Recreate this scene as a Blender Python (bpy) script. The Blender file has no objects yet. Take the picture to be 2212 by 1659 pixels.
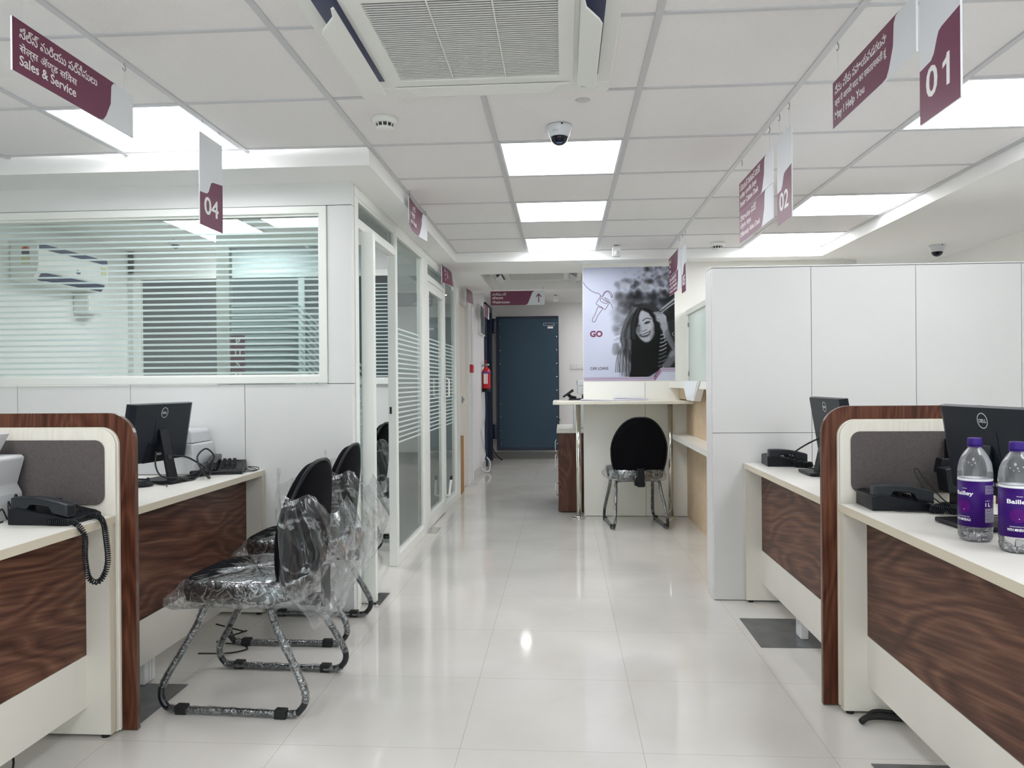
import bpy, bmesh, math, random
import numpy as np
from mathutils import Vector, Matrix, noise
random.seed(7)
PI = math.pi
S = bpy.context.scene
COL = S.collection

# ------------------------------------------------------------------ camera, world, exposure
F, YAW, PITCH, ROLL, EYE = 1640.0, .0665, -.002, -.0078, 1.205
cy_, sy_ = math.cos(YAW), math.sin(YAW)
R0, F0, U0 = Vector((cy_, sy_, 0)), Vector((-sy_, cy_, 0)), Vector((0, 0, 1))
F1 = F0*math.cos(PITCH)+U0*math.sin(PITCH); U1 = -F0*math.sin(PITCH)+U0*math.cos(PITCH)
R2 = R0*math.cos(ROLL)+U1*math.sin(ROLL); U2 = -R0*math.sin(ROLL)+U1*math.cos(ROLL)
cd = bpy.data.cameras.new('camera'); cam = bpy.data.objects.new('camera', cd); COL.objects.link(cam)
cd.sensor_width = 36; cd.lens = F/2212*36; cd.clip_start = .05
mw = Matrix((R2, U2, -F1)).transposed().to_4x4(); mw.translation = Vector((0, 0, EYE)); cam.matrix_world = mw
S.camera = cam
W = bpy.data.worlds.new('world'); S.world = W; W.use_nodes = True
W.node_tree.nodes['Background'].inputs[0].default_value = (.93, .97, 1, 1)
W.node_tree.nodes['Background'].inputs[1].default_value = 1.6      # daylight let in through an added, unseen glazed front
pl_ = bpy.data.lights.new('added_front_portal', 'AREA'); pl_.shape = 'RECTANGLE'; pl_.size = 6.6; pl_.size_y = 2.1; pl_.cycles.is_portal = True
po_ = bpy.data.objects.new('added_front_portal', pl_); COL.objects.link(po_); po_.location = (-.3, -2.58, 1.2); po_.rotation_euler = (PI/2, 0, 0)  # portal for daylight through the added front
S.view_settings.view_transform = 'Standard'; S.view_settings.look = 'None'
S.view_settings.gamma = 1; S.view_settings.use_curve_mapping = False
S.view_settings.exposure = 0.62
LAMP = 8.0           # radiance of the ceiling light panels
S.cycles.max_bounces = 14; S.cycles.diffuse_bounces = 8; S.cycles.glossy_bounces = 5
S.cycles.transparent_max_bounces = 24; S.cycles.transmission_bounces = 8
S.cycles.sample_clamp_indirect = 6; S.cycles.caustics_reflective = False; S.cycles.caustics_refractive = False

# ------------------------------------------------------------------ materials
def nm(name):
    m = bpy.data.materials.new(name); m.use_nodes = True
    return m, m.node_tree, m.node_tree.nodes['Principled BSDF']
def mat(name, col, rough=.5, metal=0, spec=.5, coat=0, bump=0, bscale=80, var=0, vscale=4):
    m, t, p = nm(name)
    p.inputs['Base Color'].default_value = (*col, 1); p.inputs['Roughness'].default_value = rough
    p.inputs['Metallic'].default_value = metal; p.inputs['Specular IOR Level'].default_value = spec
    p.inputs['Coat Weight'].default_value = coat
    if bump or var:
        tc = t.nodes.new('ShaderNodeTexCoord')
    if bump:
        n = t.nodes.new('ShaderNodeTexNoise'); n.inputs['Scale'].default_value = bscale; n.inputs['Detail'].default_value = 3
        b = t.nodes.new('ShaderNodeBump'); b.inputs['Strength'].default_value = bump; b.inputs['Distance'].default_value = .004
        t.links.new(tc.outputs['Object'], n.inputs[0]); t.links.new(n.outputs[0], b.inputs['Height']); t.links.new(b.outputs[0], p.inputs['Normal'])
    if var:
        n = t.nodes.new('ShaderNodeTexNoise'); n.inputs['Scale'].default_value = vscale; n.inputs['Detail'].default_value = 4
        r = t.nodes.new('ShaderNodeValToRGB')
        r.color_ramp.elements[0].position = .3; r.color_ramp.elements[1].position = .7
        r.color_ramp.elements[0].color = (*[c*(1-var) for c in col], 1); r.color_ramp.elements[1].color = (*[min(1, c*(1+var)) for c in col], 1)
        t.links.new(tc.outputs['Object'], n.inputs[0]); t.links.new(n.outputs[0], r.inputs[0]); t.links.new(r.outputs[0], p.inputs['Base Color'])
    return m
def wood(name, c1, c2, c3, axis, rough=.42, sc=1.0):
    # figured veneer: slow warped rings (cathedral figure) plus fine pores, both drawn out along the grain
    m, t, p = nm(name); L = t.links.new
    tc = t.nodes.new('ShaderNodeTexCoord')
    def mapped(along, across):
        r_ = t.nodes.new('ShaderNodeMapping'); mp = t.nodes.new('ShaderNodeMapping')
        if axis == 'y': r_.inputs['Rotation'].default_value = (.16, 0, 0)
        L(tc.outputs['Object'], r_.inputs[0]); L(r_.outputs[0], mp.inputs[0])
        s = [across*sc]*3; s['xyz'.index(axis)] = along*sc; mp.inputs['Scale'].default_value = s; return mp.outputs[0]
    n1 = t.nodes.new('ShaderNodeTexNoise'); n1.inputs['Scale'].default_value = 1.0; n1.inputs['Detail'].default_value = 2; n1.inputs['Roughness'].default_value = .4; n1.inputs['Distortion'].default_value = .25
    L(mapped(1.0, 4.2), n1.inputs[0])
    mu = t.nodes.new('ShaderNodeMath'); mu.operation = 'MULTIPLY'; mu.inputs[1].default_value = 26; L(n1.outputs[0], mu.inputs[0])
    fr = t.nodes.new('ShaderNodeMath'); fr.operation = 'PINGPONG'; fr.inputs[1].default_value = 1; L(mu.outputs[0], fr.inputs[0])
    n2 = t.nodes.new('ShaderNodeTexNoise'); n2.inputs['Scale'].default_value = 1; n2.inputs['Detail'].default_value = 6; L(mapped(3.5, 95), n2.inputs[0])
    n3 = t.nodes.new('ShaderNodeTexNoise'); n3.inputs['Scale'].default_value = 1; n3.inputs['Detail'].default_value = 2; L(mapped(.8, 7), n3.inputs[0])
    a = t.nodes.new('ShaderNodeMath'); a.operation = 'MULTIPLY_ADD'; a.inputs[1].default_value = .22; L(fr.outputs[0], a.inputs[0])
    b = t.nodes.new('ShaderNodeMath'); b.operation = 'MULTIPLY'; b.inputs[1].default_value = .62; L(n2.outputs[0], b.inputs[0]); L(b.outputs[0], a.inputs[2])
    c = t.nodes.new('ShaderNodeMath'); c.operation = 'MULTIPLY_ADD'; c.inputs[1].default_value = .30; L(n3.outputs[0], c.inputs[0]); L(a.outputs[0], c.inputs[2])
    r = t.nodes.new('ShaderNodeValToRGB'); e = r.color_ramp.elements
    e[0].position = .38; e[0].color = (*c1, 1); e[1].position = .80; e[1].color = (*c3, 1); q = e.new(.56); q.color = (*c2, 1)
    L(c.outputs[0], r.inputs[0]); L(r.outputs[0], p.inputs['Base Color'])
    p.inputs['Roughness'].default_value = rough; p.inputs['Specular IOR Level'].default_value = .28
    return m
def emis(name, col, st):
    m, t, p = nm(name); p.inputs['Base Color'].default_value = (.9, .9, .9, 1)
    p.inputs['Emission Color'].default_value = (*col, 1); p.inputs['Emission Strength'].default_value = st; return m
def thin(name, tint, refl=1.0, rough=0.0, base=.05, haze=0, hcol=(.8, .9, .88), ior=1.45):
    # thin clear sheet: transparent + fresnel mirror (+ a little milky diffuse)
    m, t, p = nm(name); t.nodes.remove(p); L = t.links.new; out = t.nodes['Material Output']
    tr = t.nodes.new('ShaderNodeBsdfTransparent'); tr.inputs[0].default_value = (*tint, 1)
    g = t.nodes.new('ShaderNodeBsdfGlossy'); g.inputs['Roughness'].default_value = rough; g.inputs[0].default_value = (refl,)*3+(1,)
    lw = t.nodes.new('ShaderNodeFresnel'); lw.inputs[0].default_value = ior
    mx = t.nodes.new('ShaderNodeMixShader'); L(lw.outputs[0], mx.inputs[0]); L(tr.outputs[0], mx.inputs[1]); L(g.outputs[0], mx.inputs[2])
    if haze:
        d = t.nodes.new('ShaderNodeBsdfDiffuse'); d.inputs[0].default_value = (*hcol, 1)
        m2 = t.nodes.new('ShaderNodeMixShader'); m2.inputs[0].default_value = haze; L(mx.outputs[0], m2.inputs[1]); L(d.outputs[0], m2.inputs[2]); L(m2.outputs[0], out.inputs[0])
    else: L(mx.outputs[0], out.inputs[0])
    return m
def film(name, op=.10, op2=.75, scale=14):
    # crumpled polythene: clear sheet with milky creases and glossy glints
    m, t, p = nm(name); t.nodes.remove(p); L = t.links.new; out = t.nodes['Material Output']
    tc = t.nodes.new('ShaderNodeTexCoord')
    n = t.nodes.new('ShaderNodeTexNoise'); n.inputs['Scale'].default_value = scale; n.inputs['Detail'].default_value = 5; n.inputs['Distortion'].default_value = 1.2
    L(tc.outputs['Object'], n.inputs[0])
    a = t.nodes.new('ShaderNodeMath'); a.operation = 'SUBTRACT'; a.inputs[1].default_value = .5; L(n.outputs[0], a.inputs[0])
    b = t.nodes.new('ShaderNodeMath'); b.operation = 'ABSOLUTE'; L(a.outputs[0], b.inputs[0])
    r = t.nodes.new('ShaderNodeMapRange'); r.inputs[1].default_value = 0; r.inputs[2].default_value = .045; r.inputs[3].default_value = op2; r.inputs[4].default_value = op; L(b.outputs[0], r.inputs[0])
    lw = t.nodes.new('ShaderNodeLayerWeight'); lw.inputs[0].default_value = .35
    ad = t.nodes.new('ShaderNodeMath'); ad.operation = 'MULTIPLY_ADD'; ad.inputs[1].default_value = .38; ad.use_clamp = True; L(lw.outputs['Facing'], ad.inputs[0]); L(r.outputs[0], ad.inputs[2])
    bu = t.nodes.new('ShaderNodeBump'); bu.inputs['Strength'].default_value = 1; bu.inputs['Distance'].default_value = .006; L(n.outputs[0], bu.inputs['Height'])
    g = t.nodes.new('ShaderNodeBsdfGlossy'); g.inputs['Roughness'].default_value = .16; g.inputs[0].default_value = (.9, .92, .95, 1); L(bu.outputs[0], g.inputs['Normal'])
    d = t.nodes.new('ShaderNodeBsdfTranslucent'); d.inputs[0].default_value = (.8, .82, .84, 1); L(bu.outputs[0], d.inputs['Normal'])
    gd = t.nodes.new('ShaderNodeMixShader'); gd.inputs[0].default_value = .35; L(g.outputs[0], gd.inputs[1]); L(d.outputs[0], gd.inputs[2])
    tr = t.nodes.new('ShaderNodeBsdfTransparent'); tr.inputs[0].default_value = (.98, .985, .985, 1)
    mx = t.nodes.new('ShaderNodeMixShader'); L(ad.outputs[0], mx.inputs[0]); L(tr.outputs[0], mx.inputs[1]); L(gd.outputs[0], mx.inputs[2]); L(mx.outputs[0], out.inputs[0])
    return m
def floor_mat():
    m, t, p = nm('vitrified tile'); L = t.links.new
    tc = t.nodes.new('ShaderNodeTexCoord'); sp = t.nodes.new('ShaderNodeSeparateXYZ'); L(tc.outputs['Object'], sp.inputs[0])
    def line(o, off):
        a = t.nodes.new('ShaderNodeMath'); a.operation = 'ADD'; a.inputs[1].default_value = off+60.0; L(o, a.inputs[0])
        b = t.nodes.new('ShaderNodeMath'); b.operation = 'PINGPONG'; b.inputs[1].default_value = .3; L(a.outputs[0], b.inputs[0])
        c = t.nodes.new('ShaderNodeMath'); c.operation = 'LESS_THAN'; c.inputs[1].default_value = .0008; L(b.outputs[0], c.inputs[0]); return c.outputs[0]
    lx = line(sp.outputs[0], -.003); ly = line(sp.outputs[1], -2.53)
    mx = t.nodes.new('ShaderNodeMath'); mx.operation = 'MAXIMUM'; L(lx, mx.inputs[0]); L(ly, mx.inputs[1])
    n = t.nodes.new('ShaderNodeTexNoise'); n.inputs['Scale'].default_value = 2.2; n.inputs['Detail'].default_value = 7; L(tc.outputs['Object'], n.inputs[0])
    r = t.nodes.new('ShaderNodeValToRGB'); r.color_ramp.elements[0].position = .3; r.color_ramp.elements[1].position = .72
    r.color_ramp.elements[0].color = (.56, .54, .505, 1); r.color_ramp.elements[1].color = (.65, .635, .605, 1); L(n.outputs[0], r.inputs[0])
    cm = t.nodes.new('ShaderNodeMix'); cm.data_type = 'RGBA'; L(mx.outputs[0], cm.inputs[0]); L(r.outputs[0], cm.inputs[6]); cm.inputs[7].default_value = (.36, .33, .28, 1)
    L(cm.outputs[2], p.inputs['Base Color'])
    n2 = t.nodes.new('ShaderNodeTexNoise'); n2.inputs['Scale'].default_value = 5; n2.inputs['Detail'].default_value = 5; L(tc.outputs['Object'], n2.inputs[0])
    rr = t.nodes.new('ShaderNodeMapRange'); rr.inputs[1].default_value = .35; rr.inputs[2].default_value = .7; rr.inputs[3].default_value = .035; rr.inputs[4].default_value = .12; L(n2.outputs[0], rr.inputs[0])
    L(rr.outputs[0], p.inputs['Roughness']); p.inputs['Specular IOR Level'].default_value = .5
    return m
M = dict(
 floor=floor_mat(),
 tile=mat('mineral fibre tile', (.80, .785, .785), .95, spec=.1, bump=.5, bscale=140, var=.03, vscale=260),
 plaster=mat('white painted gypsum', (.86, .86, .85), .8, spec=.2, bump=.05, bscale=30),
 rough_wall=mat('uneven painted plaster', (.72, .71, .72), .7, spec=.3, bump=.7, bscale=9),
 tbar=mat('grey ceiling runner', (.56, .56, .58), .45),
 lam=mat('matt white laminate', (.72, .725, .72), .38, var=.012, vscale=3),
 grey_wall=mat('grey painted wall', (.80, .785, .775), .7, spec=.25, bump=.12, bscale=12),
 dark=mat('dark shadow gap', (.05, .05, .05), .8),
 upvc=mat('white upvc', (.80, .815, .785), .28, spec=.5),
 cream=wood('pale ash laminate', (.70, .655, .58), (.735, .70, .63), (.76, .73, .665), 'z', .4, 1.4),
 cream_top=mat('cream desk laminate', (.76, .745, .70), .34, var=.012, vscale=9),
 cream_edge=mat('beige edge band', (.60, .54, .43), .45),
 cream_panel=mat('cream panel', (.70, .675, .615), .42, var=.02, vscale=5),
 walnut_y=wood('walnut laminate lengthwise', (.040, .013, .008), (.092, .035, .021), (.195, .092, .054), 'y'),
 walnut_z=wood('walnut laminate upright', (.040, .010, .005), (.082, .024, .012), (.15, .058, .032), 'z', .36, 1.3),
 wal_edge=mat('walnut edge band', (.115, .062, .048), .22),
 beige_wood=wood('light oak laminate', (.58, .43, .28), (.64, .49, .33), (.70, .55, .39), 'x', .5, .8),
 fabric=mat('grey felt', (.125, .108, .108), .95, spec=.1, bump=.8, bscale=400, var=.12, vscale=160),
 blackp=mat('black plastic', (.005, .0065, .010), .40, spec=.28),
 black_soft=mat('black chair fabric', (.003, .003, .0045), .95, spec=.12, bump=.4, bscale=500),
 monitor=mat('dark blue black monitor shell', (.010, .014, .021), .40, spec=.30),
 black_paint=mat('gloss black tube', (.010, .012, .016), .22),
 rubber=mat('black rubber', (.006, .006, .007), .6),
 screen=mat('screen glass', (.006, .006, .008), .1),
 silver=mat('silver print', (.62, .64, .67), .4, metal=.3),
 chrome=mat('polished steel', (.72, .70, .66), .12, metal=1),
 steel=mat('dull steel', (.30, .31, .33), .4, metal=.7),
 plate=mat('grey coated floor plate', (.16, .165, .175), .36, metal=.55, var=.2, vscale=12),
 conduit=mat('white trunking', (.78, .79, .80), .4),
 maroon=mat('maroon vinyl', (.150, .022, .068), .42),
 white_sign=mat('white foam board', (.74, .76, .80), .5),
 white=mat('white vinyl lettering', (.85, .85, .85), .5),
 navy=mat('navy blue steel', (.012, .042, .075), .42, bump=.1, bscale=40),
 navy_d=mat('dark navy frame', (.006, .012, .035), .35),
 red=mat('red enamel', (.55, .010, .018), .3),
 blue=mat('blue band', (.06, .05, .35), .4),
 glass=thin('clear green tinted glass', (.93, .97, .955), ior=1.22, haze=.05),
 pane=thin('cabin window glass', (.90, .935, .92), haze=.05, hcol=(.78, .85, .83), ior=1.3),
 handset=mat('black handset plastic', (.012, .015, .020), .34, spec=.45),
 cloudy=thin('frosted teller glass', (.80, .87, .84), haze=.55, hcol=(.80, .86, .82), ior=1.3),
 smoke=thin('smoked dome', (.12, .16, .26)),
 stripe=thin('frosted film stripe', (.75, .82, .80), rough=.4, haze=.62, hcol=(.74, .86, .84)),
 dstripe=thin('pale blue film stripe', (.75, .82, .80), rough=.4, haze=.85, hcol=(.72, .86, .87)),
 darkglass=mat('dark tinted glazing', (.075, .085, .088), .10),
 tealglass=thin('blue green tinted leaf glass', (.72, .79, .80), haze=.10, hcol=(.50, .62, .65), ior=1.3),
 film=film('clear polythene wrap', .20, .66, 22),
 film_loose=film('loose polythene bag', .045, .34, 7),
 film_tube=film('thin polythene sleeve', .16, .6, 38),
 ac=mat('air conditioner white', (.76, .765, .74), .4),
 ac_grey=mat('air conditioner grille', (.56, .56, .57), .5),
 ac_in=mat('grille filter behind slats', (.085, .085, .10), .7),
 ac_navy=mat('navy trim', (.02, .025, .09), .3),
 prn=mat('light grey equipment', (.60, .61, .63), .42),
 prn_d=mat('mid grey equipment', (.36, .37, .40), .42),
 paper=mat('paper', (.78, .78, .86), .8),
 card=mat('brown cardboard', (.35, .19, .07), .8),
 bottle=thin('bottle plastic', (.95, .95, .96), haze=.07, hcol=(.8, .8, .84)),
 label=mat('purple bottle label', (.032, .004, .125), .45, spec=.15),
 label2=mat('magenta bubble', (.075, .003, .135), .45, spec=.15),
 cap=mat('purple bottle cap', (.035, .010, .17), .4, spec=.25),
 yellow=mat('energy sticker', (.62, .60, .36), .5),
 lamp=emis('light panel diffuser', (.96, .97, 1.0), LAMP),
 lamp2=emis('downlight disc', (1, .97, .92), 25),
)
M['tube'] = M['black_paint']

# ------------------------------------------------------------------ mesh builder
class B:
    def __init__(s): s.v = []; s.f = []; s.sm = []
    def add(s, vs, fs, smooth=False):
        k = len(s.v); s.v += [tuple(v) for v in vs]; s.f += [tuple(i+k for i in f) for f in fs]; s.sm += [smooth]*len(fs); return s
    def box(s, x0, x1, y0, y1, z0, z1):
        return s.add([(x0, y0, z0), (x1, y0, z0), (x1, y1, z0), (x0, y1, z0), (x0, y0, z1), (x1, y0, z1), (x1, y1, z1), (x0, y1, z1)],
                     [(0, 3, 2, 1), (4, 5, 6, 7), (0, 1, 5, 4), (1, 2, 6, 5), (2, 3, 7, 6), (3, 0, 4, 7)])
    def prism(s, poly, axis, a, b, smooth=False):
        # poly in the two other axes (in xyz order), extruded from a to b along axis
        n = len(poly)
        def P(p, t): return {'x': (t, p[0], p[1]), 'y': (p[0], t, p[1]), 'z': (p[0], p[1], t)}[axis]
        vs = [P(p, a) for p in poly]+[P(p, b) for p in poly]
        k = len(s.v); s.v += vs
        s.f += [tuple(k+i for i in range(n)), tuple(k+n+i for i in reversed(range(n)))]; s.sm += [False, False]
        s.f += [(k+i, k+(i+1) % n, k+n+(i+1) % n, k+n+i) for i in range(n)]; s.sm += [smooth]*n
        return s
    def ring(s, outer, inner, axis, a, b):
        n = len(outer)
        def P(p, t): return {'x': (t, p[0], p[1]), 'y': (p[0], t, p[1]), 'z': (p[0], p[1], t)}[axis]
        vs = [P(p, a) for p in outer]+[P(p, a) for p in inner]+[P(p, b) for p in outer]+[P(p, b) for p in inner]
        fs = []
        for i in range(n):
            j = (i+1) % n
            fs += [(i, j, n+j, n+i), (2*n+i, 3*n+i, 3*n+j, 2*n+j), (i, 2*n+i, 2*n+j, j), (n+i, n+j, 3*n+j, 3*n+i)]
        return s.add(vs, fs)
    def lathe(s, prof, c=(0, 0, 0), axis='z', n=24, smooth=True):
        vs = []; fs = []
        for r, h in prof:
            for i in range(n):
                a = 2*PI*i/n; p = (r*math.cos(a), r*math.sin(a), h)
                if axis == 'x': p = (p[2], p[0], p[1])
                if axis == 'y': p = (p[0], p[2], p[1])
                vs.append((c[0]+p[0], c[1]+p[1], c[2]+p[2]))
        for k in range(len(prof)-1):
            for i in range(n):
                fs.append((k*n+i, k*n+(i+1) % n, (k+1)*n+(i+1) % n, (k+1)*n+i))
        s.add(vs, fs, smooth)
        if prof[0][0] > 1e-5: s.f.append(tuple(len(s.v)-len(vs)+i for i in reversed(range(n)))); s.sm.append(False)
        if prof[-1][0] > 1e-5: s.f.append(tuple(len(s.v)-n+i for i in range(n))); s.sm.append(False)
        return s
    def tube(s, pts, r, n=10, closed=False, smoothpath=0):
        P = [Vector(p) for p in pts]
        if smoothpath: P = catmull(P, smoothpath, closed)
        m = len(P); rr = r if callable(r) else (lambda t: r)
        up = None; vs = []
        for i in range(m):
            a = P[i-1] if (i or closed) else P[0]; b = P[(i+1) % m] if (i < m-1 or closed) else P[-1]
            d = (b-a).normalized() if (b-a).length > 1e-9 else Vector((0, 0, 1))
            if up is None: up = Vector((0, 0, 1)) if abs(d.z) < .9 else Vector((1, 0, 0))
            x = d.cross(up)
            if x.length < 1e-6: x = d.orthogonal()
            x.normalize(); up = x.cross(d).normalized()
            q = rr(i/max(1, m-1))
            for k in range(n):
                t = 2*PI*k/n; vs.append(tuple(P[i]+x*math.cos(t)*q+up*math.sin(t)*q))
        fs = []
        for i in range(m if closed else m-1):
            j = (i+1) % m
            for k in range(n): fs.append((i*n+k, i*n+(k+1) % n, j*n+(k+1) % n, j*n+k))
        k0 = len(s.v); s.add(vs, fs, True)
        if not closed:
            s.f += [tuple(k0+i for i in reversed(range(n))), tuple(k0+(m-1)*n+i for i in range(n))]; s.sm += [False, False]
        return s
    def xf(s, mtx, start=0):
        s.v[start:] = [tuple(mtx @ Vector(v)) for v in s.v[start:]]; return s
def catmull(P, k, closed=False):
    out = []; n = len(P)
    for i in range(n if closed else n-1):
        g = lambda j: P[j % n] if closed else P[max(0, min(n-1, j))]
        a, b, c, d = g(i-1), g(i), g(i+1), g(i+2)
        for q in range(k):
            t = q/k
            out.append(.5*((2*b)+(c-a)*t+(2*a-5*b+4*c-d)*t*t+(3*b-a-3*c+d)*t**3))
    if not closed: out.append(P[-1])
    return out
def rrect(x0, x1, z0, z1, r, n=8, corners='1111'):
    # counter-clockwise rounded rectangle; corners: bottom-left, bottom-right, top-right, top-left
    out = []
    for k, (cx, cz, a0, sx, sz) in enumerate([(x0, z0, PI, 1, 1), (x1, z0, 1.5*PI, -1, 1), (x1, z1, 0, -1, -1), (x0, z1, .5*PI, 1, -1)]):
        if corners[k] == '0' or r <= 0: out += [(cx, cz)]*(n+1)
        else: out += [(cx+sx*r+r*math.cos(a0+PI/2*i/n), cz+sz*r+r*math.sin(a0+PI/2*i/n)) for i in range(n+1)]
    return out
def dd(poly):
    o = []
    for p in poly:
        if not o or (abs(p[0]-o[-1][0])+abs(p[1]-o[-1][1])) > 1e-6: o.append(p)
    if abs(o[0][0]-o[-1][0])+abs(o[0][1]-o[-1][1]) < 1e-6: o.pop()
    return o
def tagp(o, label=None, cat=None, group=None, kind=None):
    if label: o['label'] = label
    if cat: o['category'] = cat
    if group: o['group'] = group
    if kind: o['kind'] = kind
    return o
def obj(name, b, m, parent=None, bevel=0, local=False, label=None, seg=2, origin=None):
    # vertices are given in world coordinates unless local (then in the parent's frame)
    me = bpy.data.meshes.new(name)
    if parent is not None and not local:
        r = parent
        off = Vector(r.location)
        pr = r.parent
        while pr: off += Vector(pr.location); pr = pr.parent
        vs = [tuple(Vector(v)-off) for v in b.v]; loc = None
    elif parent is None and not local:
        if origin is None:
            a = np.array(b.v); loc = Vector(((a[:, 0].min()+a[:, 0].max())/2, (a[:, 1].min()+a[:, 1].max())/2, a[:, 2].min()))
        else: loc = Vector(origin)
        vs = [tuple(Vector(v)-loc) for v in b.v]
    else: vs = b.v; loc = None
    me.from_pydata(vs, [], b.f); me.polygons.foreach_set('use_smooth', b.sm)
    bm = bmesh.new(); bm.from_mesh(me); bmesh.ops.recalc_face_normals(bm, faces=bm.faces); bm.to_mesh(me); bm.free()
    me.materials.append(M[m] if isinstance(m, str) else m); me.update()
    o = bpy.data.objects.new(name, me); COL.objects.link(o)
    if loc is not None: o.location = loc
    if parent is not None: o.parent = parent
    if label: o['label'] = label
    if bevel:
        md = o.modifiers.new('bevel', 'BEVEL'); md.width = bevel; md.segments = seg; md.limit_method = 'ANGLE'; md.angle_limit = .7
    return o
def thing(name, label, cat, loc=(0, 0, 0), rz=0, group=None):
    o = bpy.data.objects.new(name, None); COL.objects.link(o); o.location = loc; o.rotation_euler = (0, 0, rz)
    o.empty_display_size = .05
    return tagp(o, label, cat, group)
def struct(name, b, m, bevel=0): return tagp(obj(name, b, m, bevel=bevel), kind='structure')
def one(name, b, m, label, cat, group=None, bevel=0): return tagp(obj(name, b, m, bevel=bevel), label, cat, group)
def dup(root, loc, rz, label=None, group=None):
    def cp(o, par):
        c = o.copy(); COL.objects.link(c)
        if par: c.parent = par
        for ch in list(o.children): cp(ch, c)
        return c
    r = cp(root, None); r.location = loc; r.rotation_euler = (0, 0, rz)
    if label: r['label'] = label
    if group: r['group'] = group
    return r
def text(name, body, size, m, parent, loc, rot=(PI/2, 0, 0), width=None, bold=0, align='LEFT', ext=.0003, height=None):
    c = bpy.data.curves.new('lettering', 'FONT'); c.body = body; c.size = size; c.extrude = ext; c.offset = bold; c.align_x = align; c.resolution_u = 3
    t = bpy.data.objects.new('lettering', c); COL.objects.link(t); bpy.context.view_layer.update()
    me = bpy.data.meshes.new_from_object(t.evaluated_get(bpy.context.evaluated_depsgraph_get()))
    bpy.data.objects.remove(t); me.name = name
    a = np.empty(len(me.vertices)*3); me.vertices.foreach_get('co', a); a = a.reshape(-1, 3)
    if width and len(a):
        x0, x1 = a[:, 0].min(), a[:, 0].max(); a[:, 0] = (a[:, 0]-(x0 if align == 'LEFT' else (x0+x1)/2))*width/(x1-x0)
    if height and len(a):
        y0, y1 = a[:, 1].min(), a[:, 1].max(); a[:, 1] = (a[:, 1]-y0)*height/(y1-y0)
    me.vertices.foreach_set('co', a.ravel()); me.materials.clear(); me.materials.append(M[m] if isinstance(m, str) else m)
    o = bpy.data.objects.new(name, me); COL.objects.link(o); o.parent = parent; o.location = loc; o.rotation_euler = rot
    return o
def nz(x, y, z, s=1): return noise.noise(Vector((x*s, y*s, z*s)))

# ================================================================== THE ROOM
XL, XR, YB, YF = -4.02, 3.3, -2.6, 12.05
CZ, LZ = 2.34, 2.262            # tile ceiling, lowered ceiling
struct('floor', B().box(-4.3, 3.6, -2.8, 12.3, -.06, 0), 'floor')
CX = [-.305+.612*k for k in range(-6, 4)]+[2.196]; CY = [2.98+.604*k for k in range(-9, 7)]
def cell(i, j): return (CX[i], CX[i+1], CY[j], CY[j+1])
tb, tr = B(), B()
LIGHTS = [(3, 9), (6, 10), (6, 12), (6, 14), (9, 9), (9, 12), (9, 14), (3, 6), (3, 3), (6, 5), (6, 3), (9, 6), (9, 3), (6, 1)]  # also lists unseen panels added behind the camera to brighten the room
ACC = [(5, 7), (5, 8), (6, 7), (6, 8)]
XMAX = 2.21; YMAX = 6.62
for i in range(len(CX)-1):
    for j in range(len(CY)-1):
        a, b, c, d = cell(i, j); a = max(a, XL); b = min(b, XMAX); d = min(d, YMAX)
        if b-a < .03 or d-c < .03: continue
        if a < -.93 and c > 3.5: continue
        if (i, j) in LIGHTS or (i, j) in ACC: continue
        tb.box(a+.006, b-.006, c+.006, d-.006, CZ+.006, CZ+.02)
for x in CX:
    if XL < x < XMAX: tr.box(x-.012, x+.012, YB, 3.62 if x < -.93 else YMAX, CZ, CZ+.012)
for y in CY:
    if y < YMAX: tr.box(XL if y < 3.7 else -.905, XMAX, y-.009, y+.009, CZ+.001, CZ+.012)
struct('ceiling', tb, 'tile')
struct('trim_1', tr, 'tbar')
struct('ceiling', B().box(XL-.1, XR+.1, YB-.1, YMAX, 2.50, 2.56).box(XL-.1, -1.145, YMAX, 8.1, 2.50, 2.56), 'plaster')
low = B().box(XL, -.925, 3.62, 3.92, LZ, 2.42).box(-1.15, -.925, 3.92, YMAX, LZ, 2.42)
low.box(XMAX, XR, YB, YMAX, LZ, 2.42)
hx0, hx1, hy0, hy1 = -.80, .27, 7.38, 8.63
low.box(-1.15, hx0, YMAX, 8.9, LZ, 2.42).box(hx1, XR, YMAX, 8.9, LZ, 2.42).box(hx0, hx1, YMAX, hy0, LZ, 2.42).box(hx0, hx1, hy1, 8.9, LZ, 2.42)
low.box(hx0, hx1, hy0, hy1, 2.41, 2.43)
struct('ceiling', low, 'plaster')
struct('ceiling', B().box(-1.3, 2.6, 8.9, YF, 2.46, 2.52).box(-1.3, 2.6, 8.88, 8.9, 2.42, 2.52), 'plaster')
struct('ceiling', B().box(XL, -1.15, 3.97, 6.85, 2.45, 2.49), 'plaster')
struct('wall_back', B().box(XL-.1, -3.6, YB-.1, YB, 0, 2.5).box(3.0, XR+.1, YB-.1, YB, 0, 2.5).box(-3.6, 3.0, YB-.1, YB, 2.25, 2.5).box(-3.6, 3.0, YB-.1, YB, 0, .15), 'lam')
struct('added_window', B().box(-3.6, 3.0, YB-.05, YB-.042, .15, 2.25), 'glass')  # unseen glazed front, added so daylight reaches the ceiling and walls
struct('wall_left', B().box(XL-.1, XL, YB, 8.1, 0, 2.5), 'plaster')
struct('wall_right', B().box(XR, XR+.1, YB, 9, 0, 2.5), 'plaster')
struct('wall_far', B().box(-1.25, 2.6, YF, YF+.1, 0, 2.52), 'grey_wall')
struct('baseboard_far', B().box(-1.12, 2.5, YF-.015, YF, 0, .10), 'steel' if 0 else mat('grey granite skirting', (.26, .25, .24), .3))
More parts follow.
